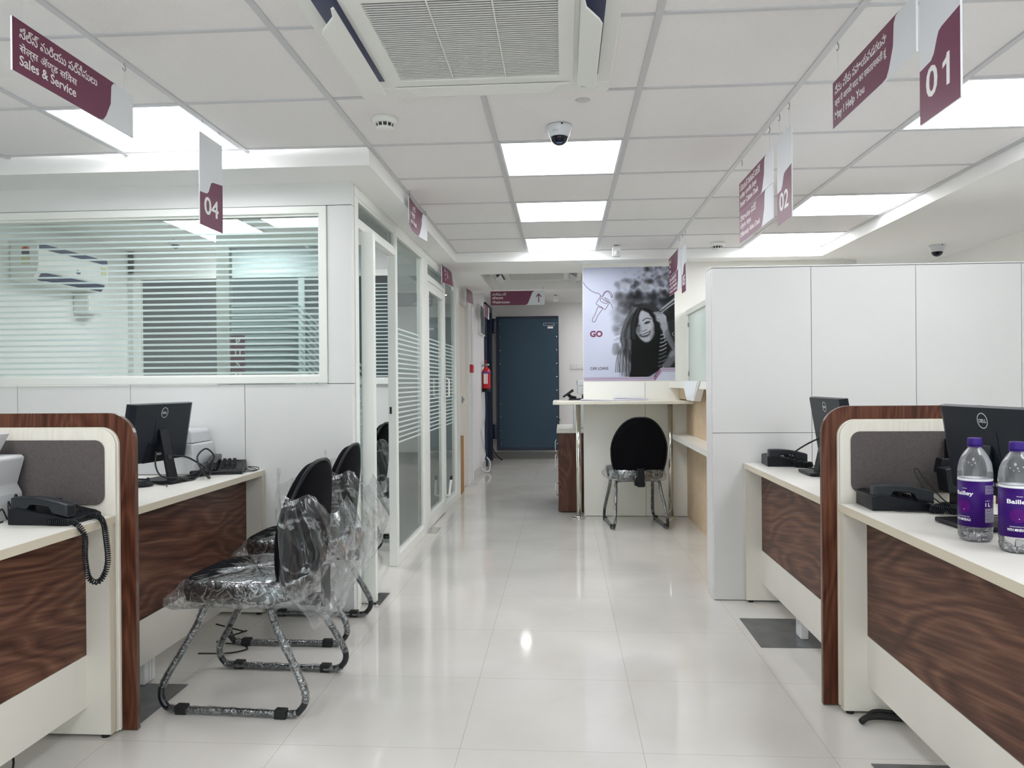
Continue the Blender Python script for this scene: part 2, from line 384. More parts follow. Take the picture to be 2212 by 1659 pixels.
struct('wall_passage', B().box(-1.22, -1.12, 9.3, 10.86, 0, 2.5).box(-1.22, -1.12, 11.72, YF, 0, 2.5).box(-1.22, -1.12, 10.86, 11.72, 2.33, 2.5), 'rough_wall')
struct('baseboard_passage', B().box(-1.12, -1.105, 9.3, 10.84, 0, .10), mat('white stone skirting', (.62, .60, .57), .25))
struct('wall_service', B().box(-1.24, -1.12, 8.0, 9.3, 2.1, 2.5).box(-1.24, -1.10, 8.0, 8.1, 0, 2.1), 'plaster')
d3 = tagp(obj('door_3', B().box(-1.18, -1.135, 8.13, 8.84, .01, 2.1), mat('cream door leaf', (.72, .66, .58), .4)), kind='structure')
obj('door_lock', B().box(-1.136, -1.12, 8.48, 8.54, .98, 1.05).lathe([(.012, 0), (.012, .02)], (-1.125, 8.51, 1.015), 'x', 12), 'steel', d3, bevel=.002)
struct('trim_2', B().box(-1.20, -1.095, 8.84, 8.94, 0, 2.262).box(-1.20, -1.115, 8.94, 9.24, 0, 2.262).box(-1.20, -1.10, 9.24, 9.31, 0, 2.262), 'lam', bevel=.003)
struct('wall_side', B().box(2.5, 2.6, 6.9, YF, 0, 2.5), 'plaster')

# -- cabin front wall (solid panels below, framed window above)
wy0, wy1 = 3.91, 3.96
pan = B(); js = [-3.88, -2.935, -2.303, -1.676, -1.096]
for a, b in zip(js, js[1:]): pan.box(a+.0015, b-.0015, wy0, wy1, 0.004, 1.205)
pan.box(-1.226, -1.096, wy0, wy1, 1.2085, 2.140).box(-3.88, -1.096, wy0, wy1, 2.1435, LZ)
struct('wall_cabin', pan, 'lam')
struct('wall_cabin', B().box(-3.9, -1.10, wy1-.03, wy1+.01, LZ, 2.5), 'plaster')
struct('trim_3', B().box(-3.88, -1.10, wy0+.004, wy1-.002, .01, 1.205).box(-1.23, -1.10, wy0+.004, wy1-.002, 1.2, 2.25).box(-3.88, -1.10, wy0+.004, wy1-.002, 2.125, 2.25), 'dark')
w1 = tagp(obj('window_1', B().ring(dd(rrect(-3.86, -1.228, 1.209, 2.139, 0)), dd(rrect(-3.82, -1.268, 1.249, 2.099, 0)), 'y', wy0-.012, wy1+.02), 'upvc', bevel=.004), kind='structure')
obj('window_bead', B().ring(dd(rrect(-3.82, -1.268, 1.249, 2.099, 0)), dd(rrect(-3.81, -1.276, 1.257, 2.089, 0)), 'y', wy0+.004, wy1), 'upvc', w1)
obj('pane', B().box(-3.815, -1.272, 3.936, 3.940, 1.252, 2.094), 'pane', w1)
st = B()
for k in range(27): st.box(-3.813, -1.276, 3.9350, 3.9357, 1.262+.0308*k, 1.2727+.0308*k)
obj('film_stripe', st, 'stripe', w1)

# -- glazed partition along the corridor, outer face x=-1.09
gx0, gx1 = -1.145, -1.09
fr = B()
fr.box(gx0, gx1, 3.965, 8.0, 2.205, LZ)
for a, b in [(3.965, 4.03), (4.93, 4.99), (5.92, 5.98), (6.08, 6.13), (6.98, 7.05), (7.76, 7.82), (7.93, 8.0)]: fr.box(gx0, gx1, a, b, 0, 2.205)
fr.box(gx0, gx1, 4.03, 4.93, 2.045, 2.085).box(gx0, gx1, 6.13, 6.98, 2.045, 2.085)
fr.box(gx0, gx1, 4.99, 5.92, 0, .075).box(gx0, gx1, 7.05, 7.76, 0, .075).box(gx0, gx1, 5.98, 6.08, 0, 2.205).box(gx0, gx1, 7.82, 7.93, 0, 2.205)
w2 = tagp(obj('window_2', fr, 'upvc', bevel=.004), kind='structure')
bd = B()
for a, b, c, d in [(4.99, 5.92, .075, 2.205), (7.05, 7.76, .075, 2.205), (4.03, 4.93, 2.085, 2.205), (6.13, 6.98, 2.085, 2.205)]:
    bd.ring(dd(rrect(a, b, c, d, 0)), dd(rrect(a+.016, b-.016, c+.016, d-.016, 0)), 'x', gx0+.008, gx1-.008)
    obj('pane', B().box(-1.119, -1.115, a+.01, b-.01, c+.01, d-.01), 'glass', w2)
obj('glazing_bead', bd, 'upvc', w2)
st = B()
for k in range(24):
    z = .80+.0335*k; st.box(-1.1146, -1.1140, 5.006, 5.904, z, z+.011); st.box(-1.1146, -1.1140, 7.066, 7.744, z, z+.011)
obj('film_stripe', st, 'stripe', w2)
obj('lock_slot', B().box(-1.135, -1.122, 4.926, 4.931, 1.005, 1.050), 'rubber', w2)
# closed glazed door
d2 = tagp(obj('door_2', B().ring(dd(rrect(6.135, 6.975, .012, 2.04, 0)), dd(rrect(6.195, 6.915, .13, 1.965, 0)), 'x', gx0+.004, gx1-.002), 'upvc', bevel=.004), kind='structure')
obj('pane', B().box(-1.119, -1.115, 6.19, 6.92, .125, 1.97), 'glass', d2)
st = B()
for k in range(24): z = .80+.0335*k; st.box(-1.1146, -1.1140, 6.196, 6.914, z, z+.011)
obj('film_stripe', st, 'stripe', d2)
obj('pull_handle', B().tube([(-1.092, 6.945, 1.08), (-1.055, 6.945, 1.08), (-1.045, 6.945, 1.09), (-1.045, 6.945, 1.235), (-1.055, 6.945, 1.245), (-1.092, 6.945, 1.245)], .008), 'upvc', d2)
st = B().tube([(-1.085, 6.93, .17), (-1.05, 6.95, .17), (-1.045, 7.02, .30)], .011)
ds = obj('door_stopper', st, 'upvc', d2); obj('rubber_tip', B().tube([(-1.045, 7.02, .30), (-1.044, 7.04, .335)], .013), 'rubber', ds)
# open leaf standing square to the corridor, with PUSH sign
d1 = tagp(obj('door_1', B().ring(dd(rrect(-1.905, -1.022, .012, 2.035, 0)), dd(rrect(-1.83, -1.092, .13, 1.96, 0)), 'y', 4.075, 4.118), 'upvc', bevel=.004), kind='structure')
obj('pane', B().box(-1.835, -1.088, 4.094, 4.098, .125, 1.965), 'tealglass', d1)
st = B()
for k in range(14):
    z0 = 1.635-.0335*k; P_ = []
    for q in range(31):
        x = -1.828+.73*q/30; u = max(0, (x+1.56)/.12)
        z = z0-(.011*u**2 if u < 1 else .011+(u-1)*.115); P_.append((x, z))
    P_ = [p for p in P_ if p[1] > .15]
    for (xa, za), (xb, zb) in zip(P_, P_[1:]):
        h = .014*max(1, abs(zb-za)/(xb-xa)*.75)
        st.prism([(xa, za), (xb, zb), (xb, zb+h), (xa, za+h)], 'y', 4.0930, 4.0936)
obj('film_curve', st, 'dstripe', d1)
ps = obj('push_plate', B().prism(rrect(-1.828, -1.752, 1.225, 1.478, .006, 3), 'y', 4.088, 4.0935), 'maroon', d1)
for k, ch in enumerate('PUSH'): text('letter', ch, .05, 'white', ps, Vector((-1.79, 4.0875, 1.425-.062*k))-Vector(d1.location), bold=.0018, align='CENTER')
for nme, x, y, rz in [('a', -1.03, 4.13, 0), ('b', -1.055, 6.10, 0)]:
    one('floor_spring', B().box(x-.03, x+.035, y-.09, y+.16, 0, .006), 'chrome', 'polished floor spring plate under the '+('open glazed door by the corner post' if nme == 'a' else 'closed glazed door halfway down the corridor'), 'door hardware', bevel=.001)

# -- inside the cabin: back wall with dark glazing, side lights
struct('wall_cabin_back', B().box(-4.02, -1.145, 6.80, 6.86, 0, 1.20).box(-4.02, -3.96, 6.80, 6.86, 1.2, 2.5).box(-4.02, -1.145, 6.80, 6.86, 2.24, 2.5), 'lam')
w3 = tagp(obj('window_3', B().ring(dd(rrect(-3.96, -1.16, 1.20, 2.24, 0)), dd(rrect(-3.88, -1.22, 1.26, 2.18, 0)), 'y', 6.77, 6.84).box(-2.40, -2.34, 6.78, 6.83, 1.26, 2.18), 'upvc', bevel=.004), kind='structure')
obj('pane', B().box(-3.89, -1.21, 6.805, 6.812, 1.25, 2.19), 'darkglass', w3)
st = B()
for k in range(26): z = 1.27+.0335*k; st.box(-1.75, -1.22, 6.802, 6.8045, z, z+.009)
obj('film_stripe', st, 'dstripe', w3)

# -- counter wall with poster, cashier side wall
struct('wall_counter', B().box(.186, .7335, 6.842, 6.90, .004, 1.20).box(.7365, 1.10, 6.842, 6.90, .004, 1.20).box(.186, 1.10, 6.842, 6.90, 1.2, LZ).box(1.1, 2.5, 6.842, 6.9, 0, LZ), mat('ivory laminate', (.82, .81, .76), .4))
struct('trim_4', B().box(.19, 1.095, 6.845, 6.89, .01, 1.2), 'dark')
struct('wall_cashier', B().box(1.10, 1.14, 4.42, 6.842, 1.79, 1.832).box(1.10, 1.14, 4.42, 5.0, 1.2, 1.79), mat('ivory painted board', (.73, .725, .67), .5))
struct('wall_cashier', B().box(1.10, 1.14, 4.42, 6.842, 0, 1.14), 'beige_wood')
w4 = tagp(obj('window_4', B().box(1.116, 1.124, 5.0, 6.835, 1.20, 1.79), 'cloudy'), kind='structure')
obj('glass_clip', B().box(1.105, 1.13, 6.775, 6.79, 1.25, 1.29).box(1.105, 1.13, 6.775, 6.79, 1.68, 1.72), 'steel', w4)
obj('glass_joint', B().box(1.114, 1.126, 6.782, 6.786, 1.20, 1.79), 'steel', w4)
# tall white panelled partition on the right
pn = B(); xs = [.822, 1.354, 1.906, 2.453, 3.0, 3.29]
for a, b in zip(xs, xs[1:]):
    pn.box(a+.0015, b-.0015, 4.235, 4.26, .004, .9175); pn.box(a+.0015, b-.0015, 4.235, 4.26, .9205, 1.822)
pn.box(.822, .835, 4.262, 4.42, .002, 1.825)
struct('wall_partition', pn, mat('satin white laminate', (.64, .64, .635), .38, var=.015, vscale=3))
struct('wall_partition', B().box(.826, 3.29, 4.24, 4.415, .01, 1.826), 'lam' if 0 else mat('joint backing', (.16, .16, .16), .7))
struct('trim_5', B().box(.820, 3.29, 4.236, 4.42, 1.8262, 1.832), 'lam')

# -- strongroom opening and its heavy open leaf
sf = B()
sf.box(-1.20, -1.085, 10.84, 10.93, 0.0, 2.36).box(-1.20, -1.085, 11.66, 11.76, 0, 2.36).box(-1.20, -1.085, 10.84, 11.76, 2.26, 2.36).box(-1.30, -1.2, 10.84, 11.76, 0, 2.36)
door4 = tagp(obj('door_4', sf, 'navy_d', bevel=.004), kind='structure')
t = thing('strongroom_door', 'heavy navy steel strongroom door standing open against the far wall', 'door', (-1.0, 11.86, .14))
obj('door_panel', B().box(-1.03, -.055, 11.815, 11.93, .145, 2.235), 'navy_d', t, bevel=.006)
obj('face_plate', B().box(-.985, -.07, 11.805, 11.816, .19, 2.195), 'navy', t, bevel=.003)
rv = B()
for k in range(10):
    for x in (-.965, -.088): rv.lathe([(.006, 0), (.004, .004), (0, .005)][::-1], (x, 11.80, .25+.208*k), 'y', 8)
for x in (-.76, -.53, -.24): rv.lathe([(0, 0), (.006, .004)], (x, 11.80, 2.165), 'y', 8); rv.lathe([(0, 0), (.006, .004)], (x, 11.80, .215), 'y', 8)
obj('rivet', rv, 'chrome', t)
nmp = obj('name_plate', B().box(-.29, -.12, 11.798, 11.806, 2.085, 2.125), 'silver', t); obj('blue_plate', B().box(-.285, -.125, 11.796, 11.799, 2.090, 2.120), 'ac_navy', nmp)
obj('sticker', B().box(-.225, -.14, 11.799, 11.806, 2.04, 2.07), 'white', t)
for z in (.33, 1.98): obj('hinge', B().lathe([(.05, 0), (.05, .22)], (-1.06, 11.82, z), 'z', 16).box(-1.09, -1.03, 11.80, 11.88, z, z+.22), 'navy_d', t, bevel=.004)
obj('bolt', B().lathe([(.012, 0), (.012, .03)], (-.055, 11.87, .62), 'x', 10).lathe([(.012, 0), (.012, .03)], (-.055, 11.87, .86), 'x', 10), 'chrome', t)

# ================================================================== CEILING FITTINGS
LBL = {(3, 9): 'large glowing ceiling panel above the left sign numbered 04', (6, 10): 'square ceiling panel light just behind the dome camera', (6, 12): 'middle ceiling panel light of the central row of three',
       (6, 14): 'farthest ceiling panel light of the central row by the lowered ceiling', (9, 9): 'glowing ceiling panel at the right edge beside the 01 sign', (9, 12): 'ceiling panel light right of the 02 sign, by the sloping edge',
       (9, 14): 'farthest ceiling panel light on the right, in the corner of the tile ceiling'}
for (i, j) in LIGHTS:
    a, b, c, d = cell(i, j); d = min(d, YMAX); b = min(b, XMAX)
    t = thing('ceiling_light', LBL.get((i, j), 'added square ceiling panel light, unseen behind the camera'), 'light', ((a+b)/2, (c+d)/2, CZ), group=None if (i, j) in LBL else 'added ceiling panels behind the camera')
    obj('frame', B().ring(dd(rrect(a+.008, b-.008, c+.008, d-.008, 0)), dd(rrect(a+.022, b-.022, c+.022, d-.022, 0)), 'z', CZ+.001, CZ+.02), 'white_sign', t)
    obj('diffuser', B().box(a+.022, b-.022, c+.022, d-.022, CZ+.004, CZ+.012), 'lamp', t)
for x, y, lb in [(-2.70, 5.74, 'left'), (-2.70, 6.38, 'right'), (-1.95, 5.56, 'near')]:
    t = thing('ceiling_light', {'left': 'nearer of the two cabin ceiling panels in one line, seen through the window', 'right': 'farther of the two cabin ceiling panels in one line, seen through the window', 'near': 'cabin ceiling panel light just above the top of the open glazed leaf'}[lb], 'light', (x, y, 2.44))
    obj('frame', B().ring(dd(rrect(x-.3, x+.3, y-.3, y+.3, 0)), dd(rrect(x-.285, x+.285, y-.285, y+.285, 0)), 'z', 2.438, 2.449), 'white_sign', t)
    obj('diffuser', B().box(x-.285, x+.285, y-.285, y+.285, 2.441, 2.447), 'lamp', t)
for x, y, z_, lb in [(1.35, 8.0, LZ, 'added ceiling panel light, unseen above the cashier area behind the poster wall'), (.62, 9.75, 2.46, 'nearer added passage panel light, unseen behind the poster wall'), (.62, 11.1, 2.46, 'farther added passage panel light, unseen behind the poster wall')]:  # unseen panels added to brighten the passage and cashier area
    t = thing('ceiling_light', lb, 'light', (x, y, z_))
    obj('frame', B().ring(dd(rrect(x-.3, x+.3, y-.3, y+.3, 0)), dd(rrect(x-.285, x+.285, y-.285, y+.285, 0)), 'z', z_-.012, z_-.0005), 'white_sign', t)
    obj('diffuser', B().box(x-.285, x+.285, y-.285, y+.285, z_-.009, z_-.002), 'lamp', t)
t = thing('downlight', 'small round downlight in the passage ceiling before the strongroom', 'light', (-.54, 10.7, 2.46))
obj('trim_ring', B().lathe([(.085, 0), (.085, -.008), (.068, -.008), (.068, 0)], (-.54, 10.7, 2.46)), 'white_sign', t)
obj('diffuser', B().lathe([(.066, -.002), (0, -.003)], (-.54, 10.7, 2.46)), 'lamp2', t)

def cassette(x0, x1, y0, y1, zb, label, front_flap=True):
    cx, cy = (x0+x1)/2, (y0+y1)/2; w = (x1-x0)/2; h = (y1-y0)/2
    t = thing('cassette_air_conditioner', label, 'air conditioner', (cx, cy, zb))
    gw = .285; gh = .285
    obj('casing', B().ring(dd(rrect(cx-w, cx+w, cy-h, cy+h, .03, 4)), dd(rrect(cx-gw, cx+gw, cy-gh, cy+gh, .03, 4)), 'z', zb, zb+.03).ring(dd(rrect(cx-w+.09, cx+w-.09, cy-h+.09, cy+h-.09, 0)), dd(rrect(cx-gw, cx+gw, cy-gh, cy+gh, 0)), 'z', zb+.03, zb+.12), 'ac', t, bevel=.004)
    obj('grille_frame', B().ring(dd(rrect(cx-.335, cx+.335, cy-.335, cy+.335, .004, 3)), dd(rrect(cx-gw, cx+gw, cy-gh, cy+gh, .008, 3)), 'z', zb-.010, zb+.004), 'ac', t, bevel=.003)
    g = B(); n = 41
    for k in range(n): y = cy-gh+.007+(2*gh-.014)*k/(n-1); g.box(cx-gw, cx+gw, y-.0026, y+.0026, zb-.006, zb-.0035)
    gr = obj('grille', g, 'ac', t)
    obj('rib', B().box(cx-.097, cx-.093, cy-gh, cy+gh, zb-.008, zb-.002).box(cx+.093, cx+.097, cy-gh, cy+gh, zb-.008, zb-.002), 'ac', gr)
    obj('filter', B().box(cx-gw, cx+gw, cy-gh, cy+gh, zb+.004, zb+.006), 'ac_in', t)
    # four air slots with drop down vanes
    for k in range(4):
        ang = k*PI/2; mt = Matrix.Translation((cx, cy, 0)) @ Matrix.Rotation(ang, 4, 'Z')
        s = B().box(-.30, .30, -.425, -.352, zb-.002, zb+.001); s.xf(mt); obj('air_slot', s, 'ac_navy' if k % 2 else 'ac', t)
        v = B(); hh_ = -.072; prof = [(-.325, .0), (-.325, -.010), (-.285, -.018), (-.255, -.060), (-.235, hh_), (.235, hh_), (.255, -.060), (.285, -.018), (.325, -.010), (.325, .0)]
        v.prism(prof, 'z', 0, .006)
        dr = .50 if k % 2 else .10
        v.xf(mt @ Matrix.Translation((0, -.345-.004, zb-.040 if k % 2 else zb-.010)) @ Matrix.Rotation(PI, 4, 'Z') @ Matrix.Translation((0, 0, 0)) @ Matrix.Rotation(PI, 4, 'Z') @ Matrix.Rotation(dr, 4, 'X'))
        obj('vane', v, 'ac', t, bevel=.002)
    for sx, sy in ((1, 1), (1, -1), (-1, 1), (-1, -1)):
        obj('corner_cover', B().box(*sorted((cx+sx*(w-.01), cx+sx*(w-.13))), *sorted((cy+sy*(h-.01), cy+sy*(h-.11))), zb-.004, zb+.001), 'ac', t, bevel=.002)
    return t
t = cassette(-.765, .185, 1.97, 2.92, 2.312, 'large white cassette air conditioner in the tile ceiling, nearest the viewer')
bt_ = text('brand_lettering', 'TOSHIBA', .02, 'steel', t, (.43-.0, .40, -.0045), rot=(PI, 0, PI), width=.062, bold=.0004)
bt_.location = (.425, .395, -.0045)
cassette(-.74, .21, 7.52, 8.47, 2.335, 'white cassette air conditioner in the recess above the washroom sign')
struct('ceiling', B().ring(dd(rrect(-.905, .295, 1.785, 2.965, 0)), dd(rrect(-.74, .16, 1.995, 2.895, 0)), 'z', CZ+.004, CZ+.02), 'tile')
one('ceiling_fastener', B().lathe([(.03, 0), (.026, -.002), (.0, -.0025)], (.09, 3.09, CZ+.006)), 'tbar', 'faint round patch on the ceiling tile in front of the dome camera', 'ceiling patch')

def dome(x, y, z, label, s=1.0):
    t = thing('dome_camera', label, 'security camera', (x, y, z))
    obj('housing', B().lathe([(.056*s, 0), (.057*s, -.010*s), (.055*s, -.012*s), (.055*s, -.014*s), (.053*s, -.020*s), (.044*s, -.046*s), (.040*s, -.050*s), (.036*s, -.050*s)], (x, y, z), n=36), mat('camera white', (.66, .68, .72), .3), t)
    obj('dome_cover', B().lathe([(.0395*s*math.cos(a), -.049*s-.036*s*math.sin(a)) for a in [i*PI/16 for i in range(9)]], (x, y, z), n=32), 'smoke', t)
    obj('lens', B().lathe([(.026*s*math.cos(a), -.046*s-.025*s*math.sin(a)) for a in [i*PI/12 for i in range(7)]], (x, y, z), n=20).lathe([(.012*s, 0), (.009*s, -.012*s)], (x, y-.018*s, z-.058*s), 'y', 12), 'ac_navy', t)
    obj('screw', B().lathe([(.004*s, 0), (.004*s, .002)], (x+.012*s, y-.058*s, z-.006*s), 'y', 8), 'rubber', t)
    return t
t = dome(-.006, 3.39, CZ+.004, 'white dome security camera with dark bubble hanging before the first central light', 1.0)
text('brand_lettering', 'alhua', .012, 'steel', t, (-.028, -.051, -.036), rot=(PI/2+.25, 0, -.15), width=.024)
dome(2.96, 6.21, LZ, 'white dome security camera on the lowered ceiling above the white panels', 1.05)
dome(-3.30, 6.3, 2.45, 'small dark dome security camera inside the glazed cabin', .9)
def smoke(x, y, z, label, s=1.0):
    t = thing('smoke_detector', label, 'smoke detector', (x, y, z))
    obj('base', B().lathe([(.052*s, 0), (.054*s, -.004*s), (.054*s, -.014*s), (.047*s, -.024*s), (.044*s, -.026*s)], (x, y, z), n=32), 'ac', t)
    obj('chamber', B().lathe([(.037*s, -.022*s), (.031*s, -.042*s)], (x, y, z), n=24), 'dark', t)
    c = B()
    for k in range(12):
        a = k*PI/6; p = [(.042, -.025), (.045, -.025), (.037, -.043), (.034, -.043)]
        q = B().prism([(r*s, h*s) for r, h in p], 'y', -.0022*s, .0022*s); q.xf(Matrix.Translation((x, y, z)) @ Matrix.Rotation(a, 4, 'Z')); c.add(q.v, q.f)
    c.lathe([(.038*s, -.041*s), (.036*s, -.046*s), (.020*s, -.050*s), (.012*s, -.050*s), (.010*s, -.053*s), (0, -.053*s)], (x, y, z), n=28)
    obj('cage', c, 'ac', t)
smoke(-.755, 3.225, CZ+.006, 'round white smoke detector on the tile left of the dome camera')
smoke(1.285, 6.38, CZ+.006, 'round white smoke detector on the tile right of the 05 sign', 1.15)
def pir(x, y, z, label):
    t = thing('motion_sensor', label, 'sensor', (x, y, z))
    b = B().prism(rrect(x-.036, x+.036, z-.085, z, .014, 4), 'y', y-.02, y+.03); obj('body', b, 'ac', t, bevel=.006)
    obj('lens', B().lathe([(.022, 0), (.020, -.006), (0, -.011)], (x, y-.02, z-.055), 'y', 20), 'white_sign', t)
    obj('bracket', B().box(x-.02, x+.02, y-.005, y+.03, z-.002, z+.012), 'steel', t)
pir(.458, 6.38, CZ-.006, 'small white motion sensor with round lens beside the farthest central light')
pir(-.09, 10.9, 2.44, 'small white motion sensor on the passage ceiling behind the washroom sign')

# ================================================================== HANGING SIGNS
def hook(b, x, y, z, s=.012):
    pts = [(x, y, z+.004), (x, y, z-.006)]+[(x+s*math.sin(a), y, z-.006-s+s*math.cos(a)) for a in [i*PI/8 for i in range(1, 12)]]
    return b.tube(pts, .0016, 6)
def sign(name, label, loc, rz, w, h, kind, lines=(), num=None, hooks=None, hz=None, flip=False, bend=0, group=None, cat='sign'):
    # local frame: x along the lettering, z up, printed face looks to -y; loc = lower left corner
    t = thing(name, label, cat, loc, rz, group)
    def bd(o):
        if bend:
            bm = bmesh.new(); bm.from_mesh(o.data)
            for q in range(1, 14): bmesh.ops.bisect_plane(bm, geom=bm.verts[:]+bm.edges[:]+bm.faces[:], plane_co=(w*q/14, 0, 0), plane_no=(1, 0, 0))
            bm.to_mesh(o.data); bm.free()
            for v in o.data.vertices: v.co.y += bend*math.sin(PI*min(1, max(0, v.co.x/w)))*(1.4-.8*v.co.z/h)
    def sub(P, q=6):
        out = []
        for i in range(len(P)):
            a, b = P[i], P[(i+1) % len(P)]
            for k in range(q): out.append((a[0]+(b[0]-a[0])*k/q, a[1]+(b[1]-a[1])*k/q))
        return out
    o = obj('board', B().prism(sub([(0, 0), (w, 0), (w, h), (0, h)], 12), 'y', 0, .005), 'white_sign', t, local=True); bd(o)
    if kind == 'dir':
        a, b = .69*w, .83*w
        P = [(0, 0), (a-.02, 0), (a+.005, .004), (a+.022, .022), (a+.05, .055*h/.155+.02), (b-.03, h-.018), (b-.018, h-.003), (b, h), (0, h)]
    elif kind == 'num':
        P = [(0, 0), (w, 0), (w, .215), (.115*w/.2, .205), (.10*w/.2, .200), (.093*w/.2, .190), (.075*w/.2, .155), (.06*w/.2, .143), (0, .138)]
    elif kind == 'arrow':
        a, b = .66*w, .82*w
        P = [(0, 0), (a-.01, 0), (a+.012, .01), (a+.022, .025), (b-.03, h-.02), (b-.012, h-.003), (b, h), (0, h)]
    o = obj('colour_field', B().prism(sub(P), 'y', -.0006, 0), 'maroon', t, local=True); bd(o)
    for (s_, x, z, wd, bold) in lines:
        o = text('lettering', s_, .04, 'white', t, (x, -.0009, z), width=wd, bold=bold*.35, height=None)
        hh = max(v.co.y for v in o.data.vertices)-min(v.co.y for v in o.data.vertices)
        bd(o) if 0 else None
        if bend: o.location.y += bend*math.sin(PI*(x+wd/2)/w)*.9
        o.scale = (1, min(1.0, .034/max(hh, 1e-4)) if kind != 'num' else 1, 1)
    if num == '01':
        text('numeral', '0', .1, 'white', t, (.035*w/.2, -.0009, .052), width=.058*w/.2, bold=.0016, height=.078)
        obj('numeral', B().prism([(.137, .052), (.152, .052), (.152, .130), (.140, .130), (.135, .120), (.118, .112), (.118, .099), (.137, .106)], 'y', -.0009, -.0003), 'white', t, local=True)
    elif num:
        text('numeral', num, .1, 'white', t, (.035*w/.2, -.0009, .052), width=.125*w/.2, bold=.0016, height=.078)
    if kind == 'arrow':
        x = .89*w; ar = B().box(x-.005, x+.005, -.0008, 0, .028, .115).prism([(x, .128), (x-.032, .094), (x-.024, .086), (x, .112), (x+.024, .086), (x+.032, .094)], 'y', -.0008, 0)
        obj('arrow', ar, 'maroon', t, local=True)
    if hooks:
        hb, sb = B(), B(); top = hz-loc[2]
        for x in hooks: hook(hb, x, 0.0025, top, .010); sb.tube([(x, .0025, h-.012), (x+.001, .0025, top-.024)], .0006, 5)
        obj('hook', hb, 'steel', t, local=True); obj('thread', sb, mat('nylon thread', (.7, .7, .72), .4), t, local=True)
    return t
RL = PI/2; RR = -PI/2
TEL = 'సేల్స్ మరియు సర్వీసులు'
sign('direction_sign', 'maroon Sales and Service sign hanging at the upper left', (-1.53, 2.03, 2.092), RL, .60, .152, 'dir', hooks=[.04, .55], hz=CZ, lines=[(TEL, .028, .104, .36, .0006), ('सेल्स ॲण्ड सिवस', .028, .064, .255, .0006), ('Sales & Service', .028, .026, .25, .0012)])
sign('number_sign', 'number plate 04 hanging over the left desks', (-1.53, 3.13, 1.89), RL, .215, .395, 'num', num='04', hooks=[.03, .19], hz=CZ)
sign('number_sign', 'large number plate 01 hanging at the upper right', (.93, 2.035, 1.862), RR, .20, .375, 'num', num='01', hooks=[.03, .17], hz=CZ)
sign('direction_sign', 'maroon May I Help You sign hanging left of the 01 plate', (.93, 2.665, 2.063), RR, .61, .155, 'dir', hooks=[.04, .57], hz=CZ, lines=[('నేను మీకు సహాయపడగలనా', .02, .108, .41, .0005), ('क्या मैं आपकी मदद कर सकता/सकती हूं', .02, .068, .41, .0003), ('May I Help You', .02, .024, .25, .0009)])
sign('number_sign', 'number plate 02 hanging left of the right hand lights', (.93, 3.345, 1.868), RR, .205, .372, 'num', num='02', hooks=[.03, .17], hz=CZ)
sign('direction_sign', 'upper board of the Senior Citizen and Differently Abled pair', (.93, 4.04, 2.078), RR, .625, .154, 'dir', hooks=[.05, .57], hz=CZ, lines=[('సీనియర్ సిటిజెన్ డెస్క్', .02, .108, .40, .0004), ('वरिष्ठ नागरिक डेस्क', .02, .068, .33, .0004), ('Senior Citizen Desk', .02, .026, .36, .0008)])
sign('direction_sign', 'lower Differently Abled Desk board hanging under the senior citizen one', (.93, 4.04, 1.921), RR, .625, .154, 'dir', lines=[('వికలాంగుల డెస్క్', .02, .108, .32, .0004), ('दिव्यांग डेस्क', .02, .068, .22, .0004), ('Differently Abled Desk', .02, .026, .39, .0008)], hooks=[.05, .57], hz=2.09)
sign('number_sign', 'number plate 05 hanging near the car loans poster', (.93, 5.97, 1.885), RR, .19, .345, 'num', num='05', hooks=[.03, .16], hz=CZ)
sign('direction_sign', 'upper of the two far maroon boards behind the 05 plate', (.93, 6.665, 2.105), RR, .64, .160, 'dir', lines=[('టెల్లర్', .02, .108, .12, .0006), ('टेलर', .02, .068, .08, .0006), ('Teller', .02, .026, .10, .001)], hooks=[.03, .58], hz=CZ)
sign('direction_sign', 'lower of the two far maroon boards with four text lines, behind the 05 plate', (.93, 6.665, 1.940), RR, .64, .160, 'dir', lines=[('సీనియర్ సిటిజెన్ డెస్క్', .02, .116, .40, .0004), ('वरिष्ठ नागरिक डेस्क', .02, .084, .40, .0004), ('Senior Citizen / Differently Abled', .02, .05, .42, .0006), ('Priority Counter', .02, .018, .42, .0006)], hooks=[.03, .58], hz=2.11)
sign('direction_sign', 'bowed maroon Branch Head sign hanging at the ceiling step by the glazed partition', (-.893, 4.42, 2.150), RL, .60, .160, 'dir', lines=[('బ్రాంచ్ హెడ్', .03, .112, .22, .0006), ('शाखा प्रमुख', .03, .072, .20, .0006), ('Branch Head', .03, .028, .26, .001)], hooks=[.02, .56], hz=CZ, bend=.02)
sign('direction_sign', 'bowed maroon sign hanging over the closed glazed door', (-1.055, 6.66, 2.095), RL, .62, .150, 'dir', lines=[('డిప్యూటీ', .04, .104, .10, .0005), ('उप प्रमुख', .05, .066, .12, .0005), ('Deputy', .06, .026, .14, .0008)], hooks=[.02, .58], hz=LZ, bend=-.035)
sign('direction_sign', 'bowed maroon sign hanging over the service doorway near the passage', (-1.04, 8.22, 2.085), RL, .60, .150, 'dir', hooks=[.02, .56], hz=LZ, bend=-.03)
sign('washroom_sign', 'maroon Washrooms sign with an up arrow hanging across the passage', (-.79, 8.40, 2.062), 0, .60, .156, 'arrow', lines=[('వాష్‌రూమ్', .02, .108, .155, .0006), ('शौचालय', .02, .066, .12, .0006), ('Washrooms', .02, .022, .19, .001)], hooks=[.02, .58], hz=LZ)
sign('direction_sign', 'small maroon and white sign edge hanging just behind the washroom sign', (-.99, 9.7, 2.06), RL, .60, .16, 'dir', hooks=[.03, .55], hz=2.46)

